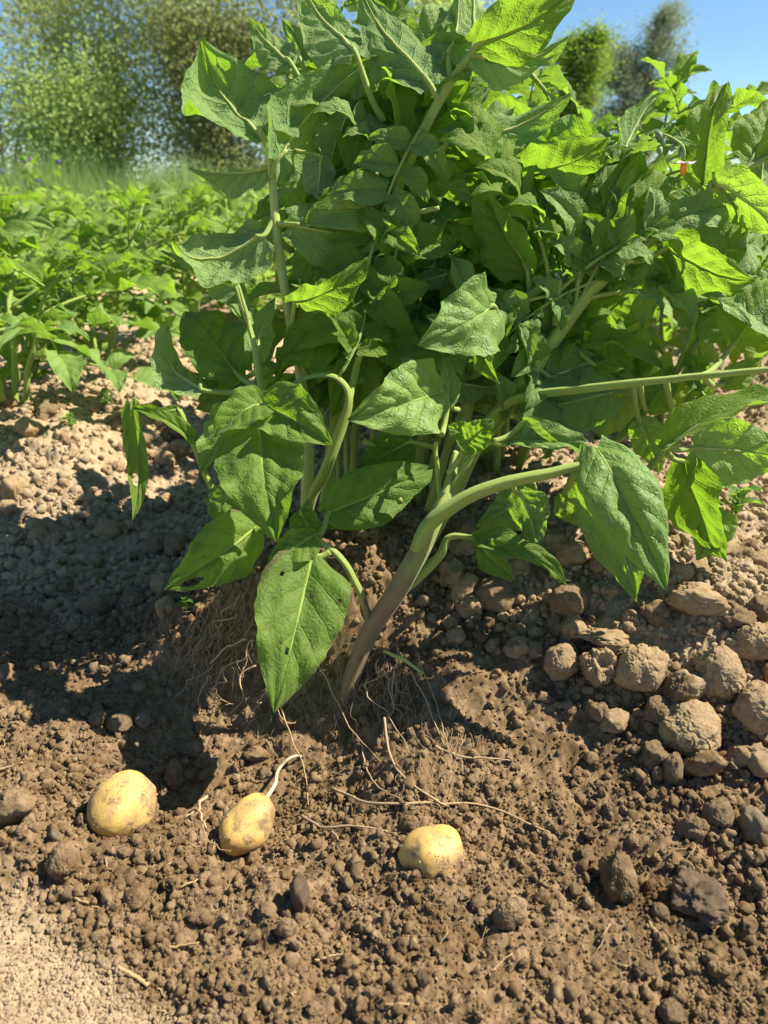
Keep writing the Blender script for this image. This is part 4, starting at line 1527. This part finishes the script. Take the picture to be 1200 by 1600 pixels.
# right
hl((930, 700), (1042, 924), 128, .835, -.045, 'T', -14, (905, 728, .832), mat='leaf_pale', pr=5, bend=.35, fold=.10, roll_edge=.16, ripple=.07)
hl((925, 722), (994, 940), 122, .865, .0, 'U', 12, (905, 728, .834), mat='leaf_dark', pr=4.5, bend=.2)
hl((930, 735), (1000, 800), 60, .85, .03, 'T', 10, None, mat='leaf')
hl((1042, 700), (1250, 632), 84, .87, -.02, 'T', -58, (1000, 740, .90), pr=5, bend=.45, fold=.4)
hl((1085, 700), (1250, 720), 112, .885, .0, 'U', 10, (1042, 698, .875), bend=.4, fold=-.1)
hl((1070, 722), (1136, 874), 100, .91, .0, 'T', 34, (1040, 705, .89), mat='leaf_dark', bend=.4)
hl((1130, 800), (1090, 876), 60, .915, .0, 'T', 10, None, mat='leaf_pale')
hl((812, 768), (838, 856), 66, .88, -.01, 'U', 20, (800, 757, .845), bend=.4)
hl((742, 846), (884, 914), 54, .885, -.02, 'T', -38, None, mat='leaf_dark', bend=.5, fold=.4)
hl((752, 850), (805, 908), 50, .88, -.02, 'T', 20, None, mat='leaf_dark')
hl((800, 692), (925, 716), 62, .88, -.01, 'T', -40, (770, 690, .87), mat='leaf_pale', bend=.6, fold=.5)
hl((730, 690), (772, 655), 50, .875, -.02, 'T', 0, (700, 740, .885), mat='leaf')
hl((745, 700), (700, 665), 60, .88, .0, 'T', 25, (720, 735, .885), mat='leaf', fold=.5)
hl((820, 660), (880, 700), 46, .875, -.02, 'T', 30, (770, 690, .87), mat='leaf_pale', fold=.4)
hl((962, 612), (824, 640), 100, .95, .03, 'U', 10, (1000, 600, .89), mat='leaf_dark')
hl((836, 766), (742, 822), 74, .92, .03, 'U', 20, None, mat='leaf')
hl((880, 770), (960, 830), 84, .91, .03, 'U', 15, (900, 735, .84), mat='leaf')
hl((1010, 640), (1048, 575), 60, .95, .02, 'T', 20, (1000, 600, .89), mat='leaf')
hl((1060, 650), (1110, 570), 66, .96, .03, 'T', -15, (1040, 592, .89), mat='leaf')
hl((1000, 660), (1030, 740), 60, .95, .02, 'U', 20, (990, 600, .89))
hl((860, 590), (945, 560), 70, .96, .0, 'U', 25, None, mat='leaf_dark')
hl((930, 570), (1000, 545), 60, .96, .0, 'T', -25, None, mat='leaf')
hl((1130, 600), (1190, 560), 44, .92, .0, 'T', 20, (1100, 588, .875), mat='leaf')
hl((640, 690), (560, 730), 74, .97, .02, 'T', -10, None, mat='leaf_dark')
hl((600, 700), (640, 780), 70, .98, .0, 'U', 10, None, mat='leaf_dark')

# drooping curled leaf at far left: a long blade bent over and hanging
o = hl((300, 690), (200, 640), 34, .925, -.01, 'T', 35, (330, 760, .95), bend=.6, tipcurl=.2, fold=.6, mat='leaf')
hl((206, 632), (206, 816), 46, .915, -.02, 'T', 30, (215, 625, .918), bend=-.35, tipcurl=-.2, fold=.5, mat='leaf', twist=1.2, holes=[(.3, .62, .3, .07)])
hl((280, 640), (235, 650), 18, .92, 0, 'T', 20, None)

# crowded inner foliage of the same plant, behind the leaves measured above
rr_ = random.Random(5)


def keepoff(p, d, sc):
    e = p + d * 0.2 * sc
    for q in (p, e, (p + e) / 2):
        px, py, dep = proj(q)
        if dep < 0.97:
            return True
        if py > 690 - max(0, (500 - px)) * 0.3 - max(0, px - 950) * .3:
            return True
        if px < 395:
            return True
        if py < 200 and px > 760:
            return True
    if e[0] > .42 and e[1] < 1.25:
        return True
    return False


gz = lambda x, y: float(base_h(x, y))
for (bx, by, H, nst, spr, lean, nl, mats) in (
        (-0.05, 1.06, .60, 5, .13, (0.02, 0.0), 9, ('leaf', 'leaf_dark', 'leaf_dark')),
        (0.08, 1.08, .54, 5, .14, (0.05, 0.0), 9, ('leaf', 'leaf_dark', 'leaf')),
        (0.20, 1.12, .44, 4, .14, (0.08, 0.0), 6, ('leaf', 'leaf', 'leaf_pale')),
        (-0.08, 1.16, .70, 5, .12, (0.02, 0.0), 7, ('leaf', 'leaf_dark', 'leaf')),
        (0.05, 1.22, .74, 5, .12, (0.02, 0.0), 8, ('leaf', 'leaf_dark', 'leaf'))):
    grow(MAIN, (bx, by, gz(bx, by)), H, nst, spr, lean, nl, mats, rr_, 1.0, 'near', .30, keepoff)

for mk in ('leaf', 'leaf_dark', 'leaf_pale'):
    acc = Acc()
    for (k_, tp, m) in INNER:
        if k_ == mk:
            if id(tp) not in JOINED:
                JOINED[id(tp)] = template_joined(tp, mk)
            v_, f_, u_ = JOINED[id(tp)]
            A_ = np.array(m)
            acc.add(v_ @ A_[:3, :3].T + A_[:3, 3], f_, u_)
    if acc.n:
        io = obj('inner_foliage', acc.mesh('inner_foliage', M[mk]), MAIN)
        io['kind'] = 'stuff'

ex = random.Random(31)
for (n_, x0, x1, y0, y1, d0, d1, ang) in ((26, 430, 700, 60, 450, .96, 1.04, 1), (34, 700, 1190, 215, 640, .965, 1.10, 1), (16, 480, 760, 440, 640, .96, 1.05, 1), (20, 440, 1180, 120, 640, .94, 1.02, 2)):
    for k in range(n_):
        small = ang >= 2
        bx, by = ex.uniform(x0, x1), ex.uniform(y0, y1)
        if bx > 1000 and by < 260:
            continue
        d_ = ex.uniform(d0, d1)
        a = ex.uniform(0, 6.283)
        Lp = ex.uniform(65, 120) * (.6 if small else 1)
        tx, ty = bx + Lp * math.cos(a), by + Lp * math.sin(a)
        if tx < 430 or ty > 690:
            continue
        hl((bx, by), (tx, ty), Lp * ex.uniform(.6, .85), d_, ex.uniform(-.04, .04), ex.choice('TTUU'), ex.uniform(-45, 45), None,
           mat=ex.choice(('leaf', 'leaf', 'leaf_pale', 'leaf_dark')), pr=3, blunt=ex.choice((.5, .8)), bend=ex.uniform(.1, .6), tipcurl=ex.uniform(0, .8), fold=ex.uniform(0, .45), twist=ex.uniform(-.5, .5))

# compound leaves springing from the measured stems
ALLP = np.vstack(STEM_PTS)
for (n_, x0, x1, y0, y1, d0, d1) in ((3, 520, 720, 60, 260, .965, 1.0), (5, 500, 760, 260, 440, .95, 1.0), (6, 470, 640, 450, 600, .94, .99), (4, 740, 960, 230, 400, .95, .99), (4, 1000, 1160, 330, 520, .955, .99), (5, 660, 960, 480, 620, .955, 1.0)):
    for k in range(n_):
        px, py, d_ = ex.uniform(x0, x1), ex.uniform(y0, y1), ex.uniform(d0, d1)
        tgt = P(px, py, d_)
        dv = np.linalg.norm(ALLP - tgt, axis=1)
        cand = np.where((dv > .10) & (dv < .20))[0]
        if not len(cand):
            continue
        b0 = ALLP[ex.choice(list(cand))]
        if b0[2] < .24 or proj(b0)[0] < 455 or proj(b0)[2] < .90:
            continue
        dirv = tgt - b0
        sc = float(np.clip(np.linalg.norm(dirv) / .18, .8, 1.1))
        dirv = nrmz(dirv) + np.array([0, -.1, .12])
        m = rot_to(dirv, np.array([.35 + ex.uniform(-.3, .3), -.45 + ex.uniform(-.3, .3), .8]), b0 - ML) @ Matrix.Scale(sc, 4)
        rm, items = ex.choice(TP[ex.choice(('leaf', 'leaf', 'leaf_pale', 'leaf_pale'))])
        lo = obj('leaf_stalk', rm, MAIN, m)
        for (mm, me) in items:
            obj('leaflet', me, lo, mm)

# ------------------------------------------------------------------ roots
rootr = random.Random(9)


def root_obj(path, r0, r1, name='root', mat='root', parent=MAIN):
    V, F, U = tube_arr(path - ML, np.linspace(r0, r1, len(path)), 6)
    return obj(name, mesh(name, V, F, M[mat], U), parent)


for k, (pts, r0) in enumerate([
    ([(600, 1150, .01), (612, 1200), (650, 1245), (690, 1268), (700, 1272)], .0014),
    ([(520, 1240, .004), (560, 1255), (620, 1265), (680, 1265), (760, 1278), (858, 1312)], .0015),
    ([(565, 1175, .008), (572, 1205), (590, 1235), (625, 1262)], .0010),
    ([(680, 1172), (720, 1190), (762, 1198), (795, 1198)], .0012),
    ([(470, 1285, .004), (505, 1298), (560, 1302), (606, 1310)], .0013),
    ([(520, 1305), (530, 1318), (540, 1325)], .0008),
    ([(500, 1080, .03), (530, 1130, .015), (550, 1160, .01), (600, 1200)], .0009),
    ([(430, 1110, .02), (445, 1150, .012), (465, 1190, .006), (480, 1230), (482, 1270)], .0009),
    ([(640, 1075, .02), (665, 1110, .006), (690, 1160), (715, 1195)], .0008),
    ([(650, 1050, .02), (680, 1110, .004), (700, 1180), (705, 1210)], .0007),
    ([(605, 1140, .01), (640, 1180), (665, 1240), (735, 1320)], .0006),
    ([(325, 1265, .012), (315, 1275, .014), (314, 1290, .012), (326, 1304, .004)], .0016),
    ([(290, 1287, .004), (305, 1283, .006), (318, 1281, .010)], .0010),
    ([(318, 1300, .006), (330, 1325, .004), (360, 1340, .002)], .0006),
]):
    root_obj(surf_path(pts, .005, 30, .0025, k), r0 * 1.2, r0 * .6)


def hang(px, py, d, px2, py2, d2, r0, wob=.006, mat='root'):
    a, b_ = P(px, py, d), P(px2, py2, d2)
    n = 18
    t = np.linspace(0, 1, n)[:, None]
    s = a * (1 - t) + b_ * t
    sd_ = rootr.uniform(0, 50)
    env = np.sin(t[:, 0] * 3.1) ** .5 * 1.0
    tt = np.linspace(0, rootr.uniform(2.5, 5), n)
    for c in range(3):
        s[:, c] += wob * env * perlin(tt, sd_, c * 7.7) * 1.6
    s[:, 2] += -0.0 * t[:, 0]
    return s


def facept(px, py, off=.012):
    p, t = hit(px, py)
    return t - off


# fibrous roots under the lifted clump (left) and round the stem foot
fine = Acc()
for k in range(260):
    px, py = rootr.uniform(300, 560), rootr.uniform(880, 1060)
    if px < 380:
        py = rootr.uniform(920, 1040)
    dx, dy = rootr.uniform(-55, 20), rootr.uniform(30, 110)
    s = hang(px, py, facept(px, py, .022), px + dx, py + dy, facept(px + dx, py + dy, .009), .0005, .009)
    V, F, U = tube_arr(s, np.linspace(.00045, .00012, len(s)) * rootr.uniform(.5, 1.4), 4)
    fine.add(V - ML, F, U)
for k in range(90):
    px, py = rootr.uniform(555, 635), rootr.uniform(1000, 1060)
    dx, dy = rootr.uniform(-25, 22), rootr.uniform(40, 120)
    d0 = min(facept(px, py, .015), .93)
    s = hang(px, py, d0, px + dx, py + dy, facept(px + dx, py + dy, .006), .0005, .010)
    V, F, U = tube_arr(s, np.linspace(.00045, .00015, len(s)) * rootr.uniform(.6, 1.3), 4)
    fine.add(V - ML, F, U)
for k in range(40):
    px, py = rootr.uniform(620, 760), rootr.uniform(1080, 1260)
    pts = [(px, py, .002)]
    for j in range(3):
        pts.append((pts[-1][0] + rootr.uniform(-14, 26), pts[-1][1] + rootr.uniform(8, 34), .001))
    s = surf_path(pts, .0015, 14, .003, k)
    V, F, U = tube_arr(s, np.linspace(.0004, .0002, 14), 4)
    fine.add(V - ML, F, U)
fo = obj('fine_roots', fine.mesh('fine_roots', M['root_fine']), MAIN)
fo['kind'] = 'stuff'
for (a, b_, c, d_, r0) in [(385, 1000, 270, 1092, .0014), (330, 1060, 300, 1125, .0009), (370, 960, 310, 1020, .0012), (400, 1040, 350, 1120, .0011), (375, 930, 300, 1020, .0010),
                           (420, 1050, 400, 1150, .0009), (395, 1000, 330, 1085, .0012), (440, 1060, 455, 1170, .0009), (590, 1030, 560, 1110, .0011),
                           (610, 1040, 620, 1130, .0010), (590, 1040, 640, 1110, .0009), (625, 1020, 600, 1140, .0012), (575, 1060, 600, 1150, .0011), (350, 1040, 345, 1130, .0009)]:
    s = hang(a, b_, facept(a, b_, .03), c, d_, facept(c, d_, .01), r0, .014)
    root_obj(s, r0, r0 * .35)
stem([(600, 1018, .90, 4), (630, 1030, .885, 4.5), (662, 1052, .875, 3)], 'stem_pale', 8, name='sprout')

# ------------------------------------------------------------------ neighbours in the row behind and at the sides
plant(0.34, 1.55, .62, 'bushy potato plant just behind the dug one, rising at its right shoulder', 21, 6, .17, (.08, 0), 8, ('leaf', 'leaf_pale', 'leaf'), s0=.45)
plant(0.70, 1.75, .58, 'potato plant at the right edge with a white and orange flower', 22, 6, .16, (.06, 0), 8, ('leaf', 'leaf_pale', 'leaf'), s0=.45)
plant(0.16, 1.80, .60, 'potato plant hidden behind the top of the dug one', 23, 6, .18, (0, 0), 8, ('leaf', 'leaf_pale', 'leaf'), s0=.35)
plant(0.85, 2.4, .60, 'potato plant standing second behind at the right edge', 24, 6, .2, (0, 0), 8, ('leaf', 'leaf_pale', 'leaf'), s0=.45)
plant(0.48, 2.35, .60, 'potato plant third along the row behind the dug one', 25, 6, .2, (0, 0), 8, ('leaf', 'leaf_pale', 'leaf'), s0=.35)
plant(-0.85, 1.64, .40, 'nearest potato plant of the left row, with a pale bare lower stem', 26, 4, .17, (.04, 0), 6, ('leaf_pale', 'leaf'), 1.15, s0=.35, stem_r=.008)
plant(-0.82, 2.15, .38, 'second potato plant along the left row', 27, 4, .18, (.02, 0), 7, ('leaf_pale', 'leaf'), s0=.3)
plant(-1.15, 2.35, .40, 'potato plant at the left edge beside the second of the row', 28, 4, .18, (.02, 0), 7, ('leaf_pale', 'leaf'), 1.1, s0=.3)
plant(-0.72, 2.80, .38, 'third potato plant along the left row', 29, 4, .18, (.02, 0), 7, ('leaf_pale', 'leaf'), 1.1, s0=.3)
fr_ = random.Random(77)
ORD = ['first', 'second', 'third', 'fourth', 'fifth', 'sixth', 'seventh', 'eighth', 'ninth', 'tenth', 'eleventh', 'twelfth', 'thirteenth', 'fourteenth']
for row, lab in ((-0.95, 'of the distant plants farther along the left row'), (-2.05, 'distant plant of the row next beyond the left row'), (-3.1, 'distant plant of the second row beyond the left row'),
                 (0.2, 'distant plant along the row behind the dug one'), (1.3, 'distant plant of the next row to the right'), (2.4, 'distant plant of the second row to the right')):
    y = 3.15 if row > -2 else 2.9
    nth = 0
    while y < 8.2:
        x = row + .08 + 0.10 * (y - .8) + fr_.uniform(-.08, .08)
        nth += 1
        plant(x, y, fr_.uniform(.30, .40), ORD[nth - 1] + ' ' + lab, int(y * 100 + row * 7), 4, .2, (0, 0), 7, size=fr_.uniform(1.1, 1.4), detail='far', group='distant potato plants', s0=.15)
        y += fr_.uniform(.42, .68)

# flower
fl = empty('potato_flower', (0, 0, 0))
fp = P(1068, 258, 0.90)
fl.location = tuple(fp)
tag(fl, 'white potato flower with an orange centre hanging at upper right', 'flower')
V, F, U = tube_arr(spline([(-.035, .03, .03), (-.02, .015, .032), (-.004, 0, .02), (0, 0, .004)], 10), np.linspace(.0022, .0016, 10), 6)
obj('flower_stalk', mesh('flower_stalk', V, F, M['stem'], U), fl)
for k in range(5):
    a = k * 6.283 / 5 + .3
    V, F, UV = leaf_arr(.017, .016, 9, 9, seed=400 + k, blunt=.8, bend=-.2, tipcurl=-.3, fold=.1, ripple=.05)
    dirv = np.array([math.cos(a), math.sin(a) * .9, .15])
    m, _ = frame(np.array([0, 0, 0.002]), dirv, np.array([-.3 * math.cos(a), -.3 * math.sin(a), 1]))
    obj('petal', mesh('petal', V, F, M['petal'], UV), fl, m)
V, F, U = tube_arr([(0, 0, .003), (0, -.001, -.003), (0, -.002, -.008), (0, -.0025, -.0115)], [.0032, .0040, .0034, .0016], 10, .08)
obj('stamen_cone', mesh('stamen_cone', V, F, M['stamen'], U), fl)
for k, (px, py) in enumerate(((1040, 215), (1052, 222), (1030, 228), (1062, 232), (1025, 205))):
    c = P(px, py, .90) - fp
    V, F, U = tube_arr(spline([(-.02, .02, .035), c * .5 + np.array([0, 0, .012]), c], 8), np.linspace(.0012, .001, 8), 5)
    obj('bud_stalk', mesh('bud_stalk', V, F, M['stem'], U), fl)
    dirb = nrmz(np.array([.2 * (k - 2), -.5, -.6]))
    V, F, U = tube_arr([c, c + dirb * .004, c + dirb * .009, c + dirb * .014], [.0015, .0036, .0034, .0008], 8)
    obj('bud', mesh('bud', V, F, M['bud'], U), fl)

# ------------------------------------------------------------------ seedlings, straw
sm = leaflet_meshes('seed', 4, 5, 7)


def seedling(px, py, s, label, seed, n=8):
    r = random.Random(seed)
    p, t = hit(px, py)
    z = float(ground_h(np.array([p[0]]), np.array([p[1]]))[0])
    e = empty('weed_seedling', (p[0], p[1], z))
    tag(e, label, 'weed', 'weed seedlings on the bare soil')
    S = s / FPX * t
    V, F, U = tube_arr(spline([(0, 0, -.005), (S * .05, 0, S * .3), (0, S * .04, S * .7)], 8), np.linspace(S * .035, S * .02, 8), 5)
    obj('stem', mesh('stem', V, F, M['stem'], U), e)
    for k in range(n):
        a = k * 2.4 + r.random()
        h = .15 + .55 * k / n
        d = np.array([math.cos(a), math.sin(a), r.uniform(.1, .7)])
        m = rot_to(d, np.array([0, 0, 1.0]), np.array([0, 0, S * h])) @ Matrix.Scale(S * r.uniform(.35, .6), 4)
        obj('leaf', r.choice(sm), e, m)


for k, (px, py, s, lab) in enumerate([
    (1145, 815, 70, 'leafy green seedling at the right edge beneath the big hanging leaves'), (965, 585, 60, 'seedling on the sunlit soil seen through the right stems'),
    (1000, 570, 44, 'smaller seedling right of the one seen through the stems'), (925, 575, 40, 'seedling left of the one seen through the stems'),
    (168, 645, 40, 'seedling in the furrow below the left row'), (112, 672, 34, 'small seedling in shade at the left, under the row'),
    (22, 782, 26, 'tiny seedling in the furrow near the left edge'), (292, 965, 38, 'tiny seedling in deep shade left of the spotted leaf'),
    (250, 600, 30, 'seedling behind the drooping curled leaf'), (330, 470, 34, 'seedling on bare soil between the rows')]):
    seedling(px, py, s, lab, k)

for k, (pts, w, lab) in enumerate([
    ([(182, 1515), (205, 1530), (232, 1545)][::-1], .0025, None),
    ([(105, 1400), (140, 1420), (165, 1437)], .0022, 'long straw in the brown soil at lower left'),
    ([(258, 1487), (285, 1482), (312, 1478)], .0020, 'pale straw lying across at lower left centre'),
    ([(492, 1506), (515, 1500), (536, 1496)], .0020, 'short pale straw at the bottom middle'),
    ([(600, 1583), (620, 1585), (640, 1588)], .0016, 'little straw on the bottom edge'),
    ([(0, 1212), (20, 1205), (38, 1202)], .0026, 'brown straw at the left edge above the brown clod'),
    ([(275, 1395), (295, 1390), (312, 1378)], .0018, 'reddish twig below the two left potatoes'),
    ([(762, 1540), (775, 1520), (800, 1500)], .0012, 'thin dark twig in the lower right centre'),
    ([(1010, 1455), (1030, 1480), (1040, 1500)], .0012, 'thin twig left of the crumbling wood')]):
    if lab is None:
        lab = 'brown twig on the pale mound at the bottom left'
    s = surf_path(pts, .004, 10, .002, k)
    V, F, U = tube_arr(s - s[0], np.linspace(w, w * .6, 10) * .7, 6, .2)
    o = obj('straw', mesh('straw', V, F, M['straw'], U))
    o.location = tuple(s[0])
    tag(o, lab, 'straw')

lit_r = random.Random(8)
lacc = Acc()
for k in range(420):
    px, py = lit_r.uniform(-20, 1220), lit_r.uniform(1010, 1610)
    pts = [(px, py)]
    L_ = lit_r.uniform(5, 20) if k % 5 else lit_r.uniform(20, 60)
    a = lit_r.uniform(0, 6.28)
    for j in range(3):
        a += lit_r.uniform(-.8, .8)
        pts.append((pts[-1][0] + L_ / 3 * math.cos(a), pts[-1][1] + L_ / 3 * math.sin(a)))
    s = surf_path(pts, .0012, 8, .001, k)
    V, F, U = tube_arr(s, np.linspace(1, .5, 8) * lit_r.uniform(.0002, .0006) * (2.0 if k % 9 == 0 else 1), 4)
    lacc.add(V, F, U)
tag(obj('root_litter', lacc.mesh('root_litter', M['root'])), 'fine torn rootlets and straw bits strewn over the dug soil', kind='stuff')

# ------------------------------------------------------------------ grass, shrubs, trees
rs = np.random.RandomState(12)


def blades(n, x0, x1, y0, y1, h0, h1, w, name, label, mat):
    x, y = rs.uniform(x0, x1, n), rs.uniform(y0, y1, n)
    z = base_h(x, y)
    h = rs.uniform(h0, h1, n) * (0.8 + .4 * perlin(x * .8, y * .8, 3))
    a = rs.uniform(0, 6.28, n)
    lx, ly = rs.normal(0, .18, n) * h, rs.normal(0, .18, n) * h
    cx, cy = np.cos(a) * w, np.sin(a) * w
    V = np.stack([np.stack([x - cx, y - cy, z], 1), np.stack([x + cx, y + cy, z], 1), np.stack([x + lx * .4 + cx * .7, y + ly * .4 + cy * .7, z + h * .6], 1),
                  np.stack([x + lx * .4 - cx * .7, y + ly * .4 - cy * .7, z + h * .6], 1), np.stack([x + lx, y + ly, z + h], 1)], 1).reshape(-1, 3)
    b = np.arange(n)[:, None] * 5
    F = np.vstack([b + np.array([[0, 1, 2]]), b + np.array([[0, 2, 3]]), b + np.array([[3, 2, 4]])])
    o = obj(name, mesh(name, V, F, M[mat]))
    tag(o, label, 'grass', kind='stuff')


blades(34000, -11, 12, 8.6, 11.6, .65, 1.1, .006, 'grass', 'tall green grass along the edge of the field', 'grass')
blades(16000, -30, 40, 12.5, 34, .4, .7, .02, 'meadow', 'tall meadow grass beyond the field edge', 'grass')


def tree(name, x, y, H, R, label, mat, bark, seed, ntr=4, nleaf=9000, leaf=(.07, .017), start=.12, up=1.0, group=None, cat='shrub', twigs=160, trunk_r=.032, droop=0.0, clump=.35):
    r = random.Random(seed)
    q = np.random.RandomState(seed)
    z0 = float(base_h(x, y))
    root = empty(name, (x, y, z0))
    tag(root, label, cat, group)
    tw = []
    for k in range(ntr):
        a = r.uniform(0, 6.28)
        sp = R * r.uniform(.15, .6) * (0 if ntr == 1 else 1)
        pts = [(0.1 * math.cos(a) * (ntr > 1), .1 * math.sin(a) * (ntr > 1), -.05)]
        for s in (.25, .5, .75, 1.0):
            pts.append((math.cos(a) * sp * s + r.uniform(-.06, .06) * H * .3, math.sin(a) * sp * s + r.uniform(-.06, .06) * H * .3, H * r.uniform(.82, 1.0) * s))
        path = spline(pts, 18)
        V, F, U = tube_arr(path, np.linspace(trunk_r, trunk_r * .12, 18), 7)
        obj('trunk', mesh('trunk', V, F, M[bark], U), root)
        nb = twigs // ntr
        for j in range(nb):
            s = start + (1 - start) * (j + r.random()) / nb
            i = min(16, int(s * 17))
            p = path[i]
            az = r.uniform(0, 6.28)
            Lb = R * r.uniform(.35, .95) * math.sin(min(3.0, .55 + 2.3 * s)) ** .6
            el = r.uniform(.1, .9) * up
            e = p + Lb * np.array([math.cos(az) * math.cos(el), math.sin(az) * math.cos(el), math.sin(el)])
            m = (p + e) / 2 + np.array([0, 0, Lb * .08])
            e = e + np.array([0, 0, -droop * Lb])
            tw.append(spline([p, m, e], 7))
    br = Acc()
    for k, s in enumerate(tw):
        V, F, U = tube_arr(s, np.linspace(trunk_r * .28, trunk_r * .05, 7), 4)
        br.add(V, F, U)
    b_ = obj('branches', br.mesh('branches', M[bark]), root)
    b_['kind'] = 'stuff'
    T = np.array(tw)
    n = nleaf
    ti = q.randint(0, len(T), n)
    # uneven: some twigs carry far more leaves
    wgt = q.rand(len(T)) ** 1.5 + .08
    ti = q.choice(len(T), n, p=wgt / wgt.sum())
    f = q.rand(n) ** .7 * 5.99
    i = f.astype(int)
    c = T[ti, i] * (1 - (f - i))[:, None] + T[ti, i + 1] * (f - i)[:, None]
    c = c + q.normal(0, 1, (n, 3)) * R * clump * .30 * (.35 + f / 6)[:, None]
    keep = c[:, 2] > .1
    c = c[keep]
    n = len(c)
    d = q.normal(0, 1, (n, 3))
    d[:, 2] = d[:, 2] * .7 + .25 - droop
    d /= np.linalg.norm(d, axis=1)[:, None]
    w = np.cross(d, q.normal(0, 1, (n, 3)))
    w /= np.linalg.norm(w, axis=1)[:, None]
    Ls = leaf[0] * q.uniform(.6, 1.3, n)[:, None]
    Ws = leaf[1] * q.uniform(.7, 1.3, n)[:, None]
    V = np.stack([c, c + d * Ls * .5 + w * Ws, c + d * Ls, c + d * Ls * .5 - w * Ws], 1).reshape(-1, 3)
    F = (np.arange(n)[:, None] * 4 + np.arange(4)[None])
    cr = obj('crown', mesh('crown', V, F, M[mat], smooth=False), root)
    return root


G1 = 'wild shrubs along the edge of the field'
tree('willow_shrub', -7.6, 12.6, 2.6, 1.4, 'airy light green shrub at the far left edge of the hedge', 'shrub_light', 'bark_pale', 1, 3, 6500, group=G1, clump=.5)
tree('willow_shrub', -6.2, 13.6, 4.0, 1.4, 'tall sparse shrub with a bare dark branch, upper left', 'shrub_light', 'bark', 2, 3, 7000, group=G1, clump=.5)
tree('willow_shrub', -4.3, 12.8, 4.0, 1.7, 'upright willow shrub left of the big underside leaf', 'shrub', 'bark_pale', 3, 4, 17000, group=G1, up=1.3)
tree('willow_shrub', -2.9, 13.2, 4.9, 1.7, 'denser willow shrub behind the big underside leaf', 'shrub', 'bark_pale', 4, 4, 20000, group=G1, up=1.3)
tree('olive_shrub', -2.3, 12.2, 3.0, 1.5, 'dark olive rounded shrub below the willows', 'shrub_dark', 'bark', 5, 4, 22000, leaf=(.06, .018), group=G1, clump=.45)
tree('willow_shrub', -1.2, 13.0, 5.2, 1.6, 'yellowish willow shrub at the upper middle', 'shrub', 'bark_pale', 6, 4, 15000, group=G1, up=1.3)
tree('olive_shrub', -4.6, 12.0, 1.9, 1.4, 'low light green shrub before the left willows', 'shrub_light', 'bark', 7, 4, 20000, leaf=(.06, .018), group=G1, clump=.45)
tree('willow_shrub', 0.6, 13.5, 5.6, 1.6, 'leafy yellow green shrub hidden behind the plant top', 'shrub_light', 'bark_pale', 8, 4, 20000, group=G1)
tree('field_tree', 7.7, 34, 6.6, 1.5, 'dark green tree at upper right, behind the plant', 'tree_green', 'bark', 9, 3, 40000, leaf=(.11, .035), group='trees far behind', cat='tree', trunk_r=.14, twigs=150, clump=.45)
tree('feathery_tree', 11.6, 39, 8.0, 2.9, 'grey green feathery tree against the blue sky', 'tree_grey', 'bark', 10, 3, 42000, leaf=(.16, .022), group='trees far behind', cat='tree', trunk_r=.16, twigs=70, droop=.25, clump=.30, up=1.2)
tree('field_tree', 3.2, 34, 9.6, 2.6, 'yellow green tree peeping over the top middle leaves', 'shrub_light', 'bark', 11, 3, 22000, leaf=(.16, .05), group='trees far behind', cat='tree', trunk_r=.14, twigs=150)
# flowering weed by the hedge
wd = empty('flowering_weed', (-4.05, 9.3, float(base_h(-4.05, 9.3))))
tag(wd, 'clump of weeds with dull violet flowers at the left edge of the field', 'weed')
for k in range(26):
    a, rr0 = rnd.uniform(0, 6.28), rnd.uniform(0, .75)
    h = rnd.uniform(.45, .85)
    bx, by = rr0 * math.cos(a), rr0 * .5 * math.sin(a)
    s = spline([(bx, by, 0), (bx + .02, by, h * .5), (bx + rnd.uniform(-.08, .08), by, h)], 6)
    V, F, U = tube_arr(s, np.linspace(.006, .003, 6), 4)
    obj('stem', mesh('stem', V, F, M['stem'], U), wd)
    for j in range(7):
        az = rnd.uniform(0, 6.28)
        m = rot_to(np.array([math.cos(az), math.sin(az), .4]), np.array([0, 0, 1.0]), s[1 + j % 5]) @ Matrix.Scale(rnd.uniform(.08, .15), 4)
        obj('leaf', sm[j % 4], wd, m)
    if k % 2 == 0:
        V, F = _ICO[2]
        m = Matrix.Translation(Vector(s[-1])) @ Matrix.Scale(.028, 4)
        if k == 0:
            vm = mesh('blossom', V * (1 + .4 * perlin(V[:, 0] * 3, V[:, 1] * 3, V[:, 2] * 3))[:, None], F, M['violet'])
        obj('blossom', vm, wd, m)
